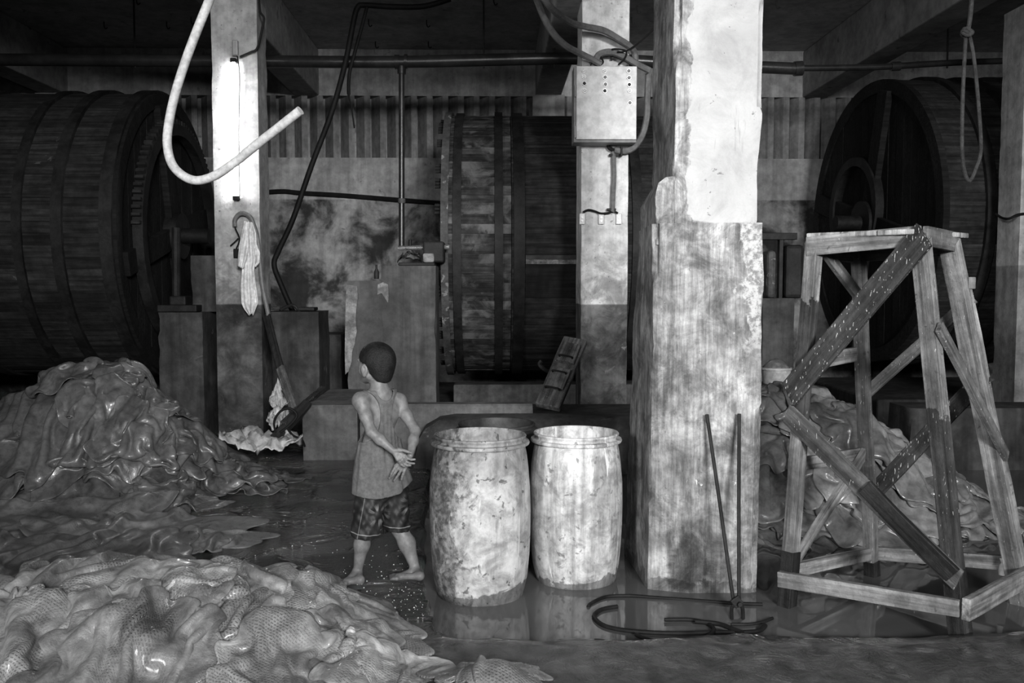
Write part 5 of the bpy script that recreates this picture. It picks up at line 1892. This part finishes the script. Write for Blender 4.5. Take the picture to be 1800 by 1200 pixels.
gz = .062
hl = atz(633, 1019, gz + .02)
bl = atz(607, 1023, gz + .012)
foot(anL, hl, bl, .048, .026)
hr = atz(738, 1012, gz + .022)
br = atz(699, 1014, gz + .012)
foot(anR, hr, br, .05, .027)
# ankle bones
G.ell(anR + np.array([.0, -.018, -.008]), (.012, .012, .014), None, .012)
# head: skull, jaw, cheeks, nose, chin, ears
hc = A3(662, 634, 5.27)
H = lambda l, f, z: hc + RH @ np.array([l, f, z])
G.ell(hc, (.083, .103, .098), RH, .02)
G.ell(H(0, .045, -.055), (.062, .062, .072), RH, .03)
G.ell(H(.032, .066, -.048), (.036, .036, .042), RH, .02)
G.ell(H(-.032, .066, -.048), (.036, .036, .042), RH, .02)
G.ell(H(0, .078, -.108), (.027, .026, .022), RH, .025)
G.cone(H(.052, .012, -.085), H(.015, .08, -.112), .022, .018, .02)
G.cone(H(-.052, .012, -.085), H(-.015, .08, -.112), .022, .018, .02)
G.ell(H(0, .094, .005), (.06, .02, .018), RH, .02)
G.cone(H(0, .102, -.02), H(0, .124, -.056), .008, .013, .01)
G.ell(H(0, .104, -.082), (.024, .012, .006), RH, .006)
G.ell(H(0, .103, -.092), (.021, .012, .006), RH, .006)
for sg in (1, -1):
    G.ell(H(sg * .032, .094, -.022), (.017, .014, .011), RH, .012, cut=True)
    G.ell(H(sg * .032, .084, -.022), (.013, .012, .012), RH, .003)
    e0 = H(sg * .083, .016, -.048)
    Re = np.stack([RH @ np.array([sg * .93, -.36, 0]), RH @ np.array([sg * .36, .93, 0]), np.array([0, 0, 1.0])], 1)
    G.ell(e0, (.0125, .0215, .034), Re, .006)
    G.ell(e0 + Re @ np.array([.013, .004, .004]), (.0105, .0125, .022), Re, .003, cut=True)
    G.ell(e0 + Re @ np.array([.006, .004, .001]), (.005, .004, .012), Re, .003)
    G.ell(e0 + Re @ np.array([0, .002, -.03]), (.008, .012, .012), Re, .008)
V, Fc = G.mesh('person', 'skin')
Vh, Fh = GH.mesh('hands', 'skin', sm=1)
V, Fc = np.concatenate([V, Vh]), np.concatenate([Fc, Fh + len(V)])
boy = mesh_obj('person', V, Fc, 'skin', BOY0)
boy.location = BOY0
ROOT[boy.name] = Matrix.Translation(BOY0)
tag(boy, 'barefoot child in grey vest and dark flowered shorts, hands clasped behind the back', 'person')


def garment(name, V, Fc, mat):
    o = mesh_obj(name, V, Fc, mat, BOY0)
    o.parent = boy
    return o


# cropped hair
G2 = SDF(hc - .16, hc + .16, .0035)
G2.ell(H(0, -.006, .006), (.096, .119, .106), RH, .01)
G2.ell(H(0, -.045, -.055), (.07, .058, .09), RH, .03)
X, Y, Z = G2.ax[0][:, None, None], G2.ax[1][None, :, None], G2.ax[2][None, None, :]
ll = (X - hc[0]) * RH[0, 0] + (Y - hc[1]) * RH[1, 0] + 0 * Z
ff = (X - hc[0]) * RH[0, 1] + (Y - hc[1]) * RH[1, 1] + 0 * Z
zz = Z - hc[2] + 0 * X + 0 * Y
face = np.minimum(ff - np.where(zz < -.005, .030, .074 - .0 * zz), .052 - zz)       # in front of the hair line
earcut = .030 - np.sqrt((ff - .018) ** 2 + ((zz + .05) * .72) ** 2) + 0 * ll
earcut = np.minimum(earcut, np.abs(ll) - .05)
low = -.122 - zz + np.maximum(0, np.abs(ll) - .02) * .3 + np.maximum(0, ff + .05) * 1.05
G2.D = np.maximum(G2.D, np.maximum(face, np.maximum(earcut, low)))
nz_ = .0006 * np.sin(ll * 310 + 40 * zz) * np.sin(ff * 260 + zz * 330)
G2.D += nz_.astype(np.float32)
# hair tapers to the nape
V, Fc = G2.mesh('hair', 'hair_black', sm=1)
garment('hair', V, Fc, 'hair_black')

# vest: loft of ellipses round the trunk, cut by arm holes and neck line
rows = [(680, 667, .085, .06), (688, 668, .118, .074), (700, 668, .128, .082), (730, 667, .131, .09), (760, 667, .127, .091), (776, 667, .131, .095), (800, 667.5, .148, .106), (835, 671, .172, .128), (850, 673, .18, .137), (872, 675, .187, .145)]
z_r = np.array([A3(r[1], r[0], 5.25)[2] for r in rows])[::-1]
x_r = np.array([A3(r[1], r[0], 5.25)[0] for r in rows])[::-1]
a_r = np.array([r[2] for r in rows])[::-1]
b_r = np.array([r[3] for r in rows])[::-1]
G3 = SDF((at(605, 900, 5.2).x, 5.02, at(668, 872, 5.25).z), (at(745, 900, 5.3).x, 5.48, at(668, 676, 5.25).z), .0034)
X, Y, Z = G3.ax[0][:, None, None], G3.ax[1][None, :, None], G3.ax[2][None, None, :]
cxz = np.interp(G3.ax[2], z_r, x_r)[None, None, :]
az = np.interp(G3.ax[2], z_r, a_r)[None, None, :]
bz = np.interp(G3.ax[2], z_r, b_r)[None, None, :]
lt = (X - cxz) * RT[0, 0] + (Y - 5.255) * RT[1, 0]
ft = (X - cxz) * RT[0, 1] + (Y - 5.255) * RT[1, 1]
th_ = np.arctan2(ft, lt)
zf = (Z - z_r[0]) / (z_r[-1] - z_r[0])
amp = .004 + .055 * np.clip(1 - zf * 1.25, 0, 1)
rip = 1 + amp * (np.sin(th_ * 7 + zf * 2.5 + .4) * .6 + np.sin(th_ * 13 - zf * 3) * .35) + .016 * np.sin(th_ * 24 + 1.0) * np.exp(-((zf - .5) / .24) ** 2) + .05 * np.clip(1 - zf * 1.5, 0, 1) * (1 - np.abs(np.sin(th_ * 3.5 + zf * 2.2 + .3))) ** 2.5
kk = np.sqrt((lt / (az * rip)) ** 2 + (ft / (bz * rip)) ** 2)
d = (kk - 1) * np.minimum(az, bz) * .95
d = np.maximum(d, -(d + .0085))
zy = lambda py: float(A3(668, py, 5.25)[2])
for sg in (1, -1):
    al = ((np.abs(lt - sg * .145) / .108) ** 2.2 + (np.abs(Z - zy(728)) / .152) ** 2.2)
    al = np.where(sg * lt > .145, (np.abs(Z - zy(728)) / .152) ** 2.2, al)
    d = np.maximum(d, (1 - al) * .06)
nk = (lt / .056) ** 2 + ((Z - zy(680)) / .073) ** 2
d = np.maximum(d, (1 - nk) * .04)
hem = zy(863) + .05 * np.clip((-lt - .03) / .14, 0, 1) + .012 * np.sin(th_ * 2)
d = np.maximum(d, hem - Z)
d = np.maximum(d, Z - zy(684) - .0 * lt)
G3.D = d.astype(np.float32)
V, Fc = G3.mesh('vest', 'vest_cotton')
garment('vest', V, Fc, 'vest_cotton')

# shorts: two wide legs joined at the hips
G4 = SDF((at(600, 900, 5.1).x, 5.03, at(668, 952, 5.2).z), (at(740, 900, 5.3).x, 5.5, at(668, 838, 5.25).z), .004)
G4.ell(A3(670, 858, 5.262), (.128, .105, .075), RP, .03)
heL, heR = A3(641.5, 943, 5.19), A3(697.5, 930, 5.325)
G4.cone(A3(651, 868, 5.215), heL - np.array([0, 0, .03]), .086, .0855, .025)
G4.cone(A3(691, 864, 5.315), heR - np.array([0, 0, .03]), .09, .0765, .025)
X, Y, Z = G4.ax[0][:, None, None], G4.ax[1][None, :, None], G4.ax[2][None, None, :]
mid = (A3(671, 900, 5.25)[0])
sep_ = np.where(X < mid + (Y - 5.25) * .35, heL[2] + (X - heL[0]) * -.12, heR[2] + (X - heR[0]) * -.1)
wr_ = .0035 * np.sin(Z * 90 + X * 60) * np.sin(X * 70 + Y * 50) + .003 * np.sin(Z * 55 - X * 110)
G4.D = np.maximum(G4.D + wr_, sep_ - Z).astype(np.float32)
V, Fc = G4.mesh('shorts', 'shorts_print')
k = N('shorts_print')
O = k.tc.outputs['Object']
ox, oy, oz = k.sep(O)
n2 = k.noise(O, 60, 4, .6)
v = k.mix(k.ramp(k.noise(O, 12, 3), .3, .7), .012, .03)
for px, py, Yf, rad, npet, ph in ((664, 908, 5.12, .072, 8, .3), (721, 888, 5.26, .075, 8, 1.1), (611, 893, 5.16, .05, 8, .2)):
    c = at(px, py, Yf) - BOY0
    dx, dz = k.math('SUBTRACT', ox, c.x), k.math('SUBTRACT', oz, c.z)
    rr = k.math('SQRT', k.math('ADD', k.math('MULTIPLY', dx, dx), k.math('MULTIPLY', dz, dz)))
    an = k.math('ARCTAN2', dz, dx)
    pet = k.math('ADD', k.math('MULTIPLY', k.math('SINE', k.math('ADD', k.math('MULTIPLY', an, npet), ph)), .5), .5)
    lob = k.math('ADD', k.math('MULTIPLY', k.math('SINE', k.math('ADD', k.math('MULTIPLY', an, 2.0), 4.0 + ph)), .45), .55)
    ring = k.math('MULTIPLY', k.ramp(rr, rad * .28, rad * .5), k.ramp(rr, rad * 1.0, rad * .55))
    stk = k.ramp(k.math('SINE', k.math('MULTIPLY', an, npet * 5.0)), -.6, .8, .45, 1.0)
    mk = k.math('MULTIPLY', k.math('MULTIPLY', k.ramp(pet, .35, .75), ring), k.math('MULTIPLY', stk, lob))
    v = k.mix(k.math('MULTIPLY', mk, .9), v, .3)
# pale stitching above each hem and down the side seam
for px, py, Yf, sl_, sgn in ((641.5, 943, 5.19, -.12, -1), (697.5, 930, 5.325, -.1, 1)):
    c = at(px, py, Yf) - BOY0
    lz = k.math('SUBTRACT', oz, k.math('ADD', c.z + .030, k.math('MULTIPLY', k.math('SUBTRACT', ox, c.x), sl_)))
    ln = k.ramp(k.math('ABSOLUTE', lz), .0035, .0015)
    side = k.math('MULTIPLY', k.math('SUBTRACT', ox, float(mid - BOY0.x)), sgn)
    v = k.mix(k.math('MULTIPLY', k.math('MULTIPLY', ln, k.math('GREATER_THAN', side, 0)), .8), v, .28)
s0, s1 = at(643, 866, 5.13) - BOY0, at(630, 936, 5.12) - BOY0
sx = k.math('SUBTRACT', ox, k.math('ADD', s1.x, k.math('MULTIPLY', k.math('SUBTRACT', oz, s1.z), (s0.x - s1.x) / (s0.z - s1.z))))
v = k.mix(k.math('MULTIPLY', k.ramp(k.math('ABSOLUTE', sx), .003, .001), .5), v, .25)
k.done(v, .55, k.bump(n2, .15, .004), .3)
garment('shorts', V, Fc, 'shorts_print')

# ------------------------------------------------------------------ crumbs of lime and salt on the wet floor
rsd = random.Random(5)
m_ = MB()
for i in range(420):
    if i < 260:
        px, py = rsd.gauss(690, 70), rsd.gauss(1060, 45)
    else:
        px, py = rsd.uniform(380, 1500), rsd.uniform(900, 1195)
    if py > 1198 or py < 880:
        continue
    p = atz(px, py, .06)
    if p.x > pool_edge(p.y) - .03 and p.y > 4.25:
        continue
    r = .0028 + .0035 * rsd.random() ** 3
    t = [(1, 0, 0), (-.4, .9, 0), (-.5, -.8, 0), (0, 0, 1.1)]
    a = rsd.random() * 6
    vs = [(p.x + r * (x * math.cos(a) - y * math.sin(a)), p.y + r * (x * math.sin(a) + y * math.cos(a)), .062 + r * z) for x, y, z in t]
    m_.add(vs, [(0, 1, 2), (0, 1, 3), (1, 2, 3), (2, 0, 3)])
o = build('salt_crumbs', m_, 'cloth_white')
o['kind'] = 'stuff'
tag(o, 'white salt crumbs scattered on the wet floor around the child', 'crumbs')
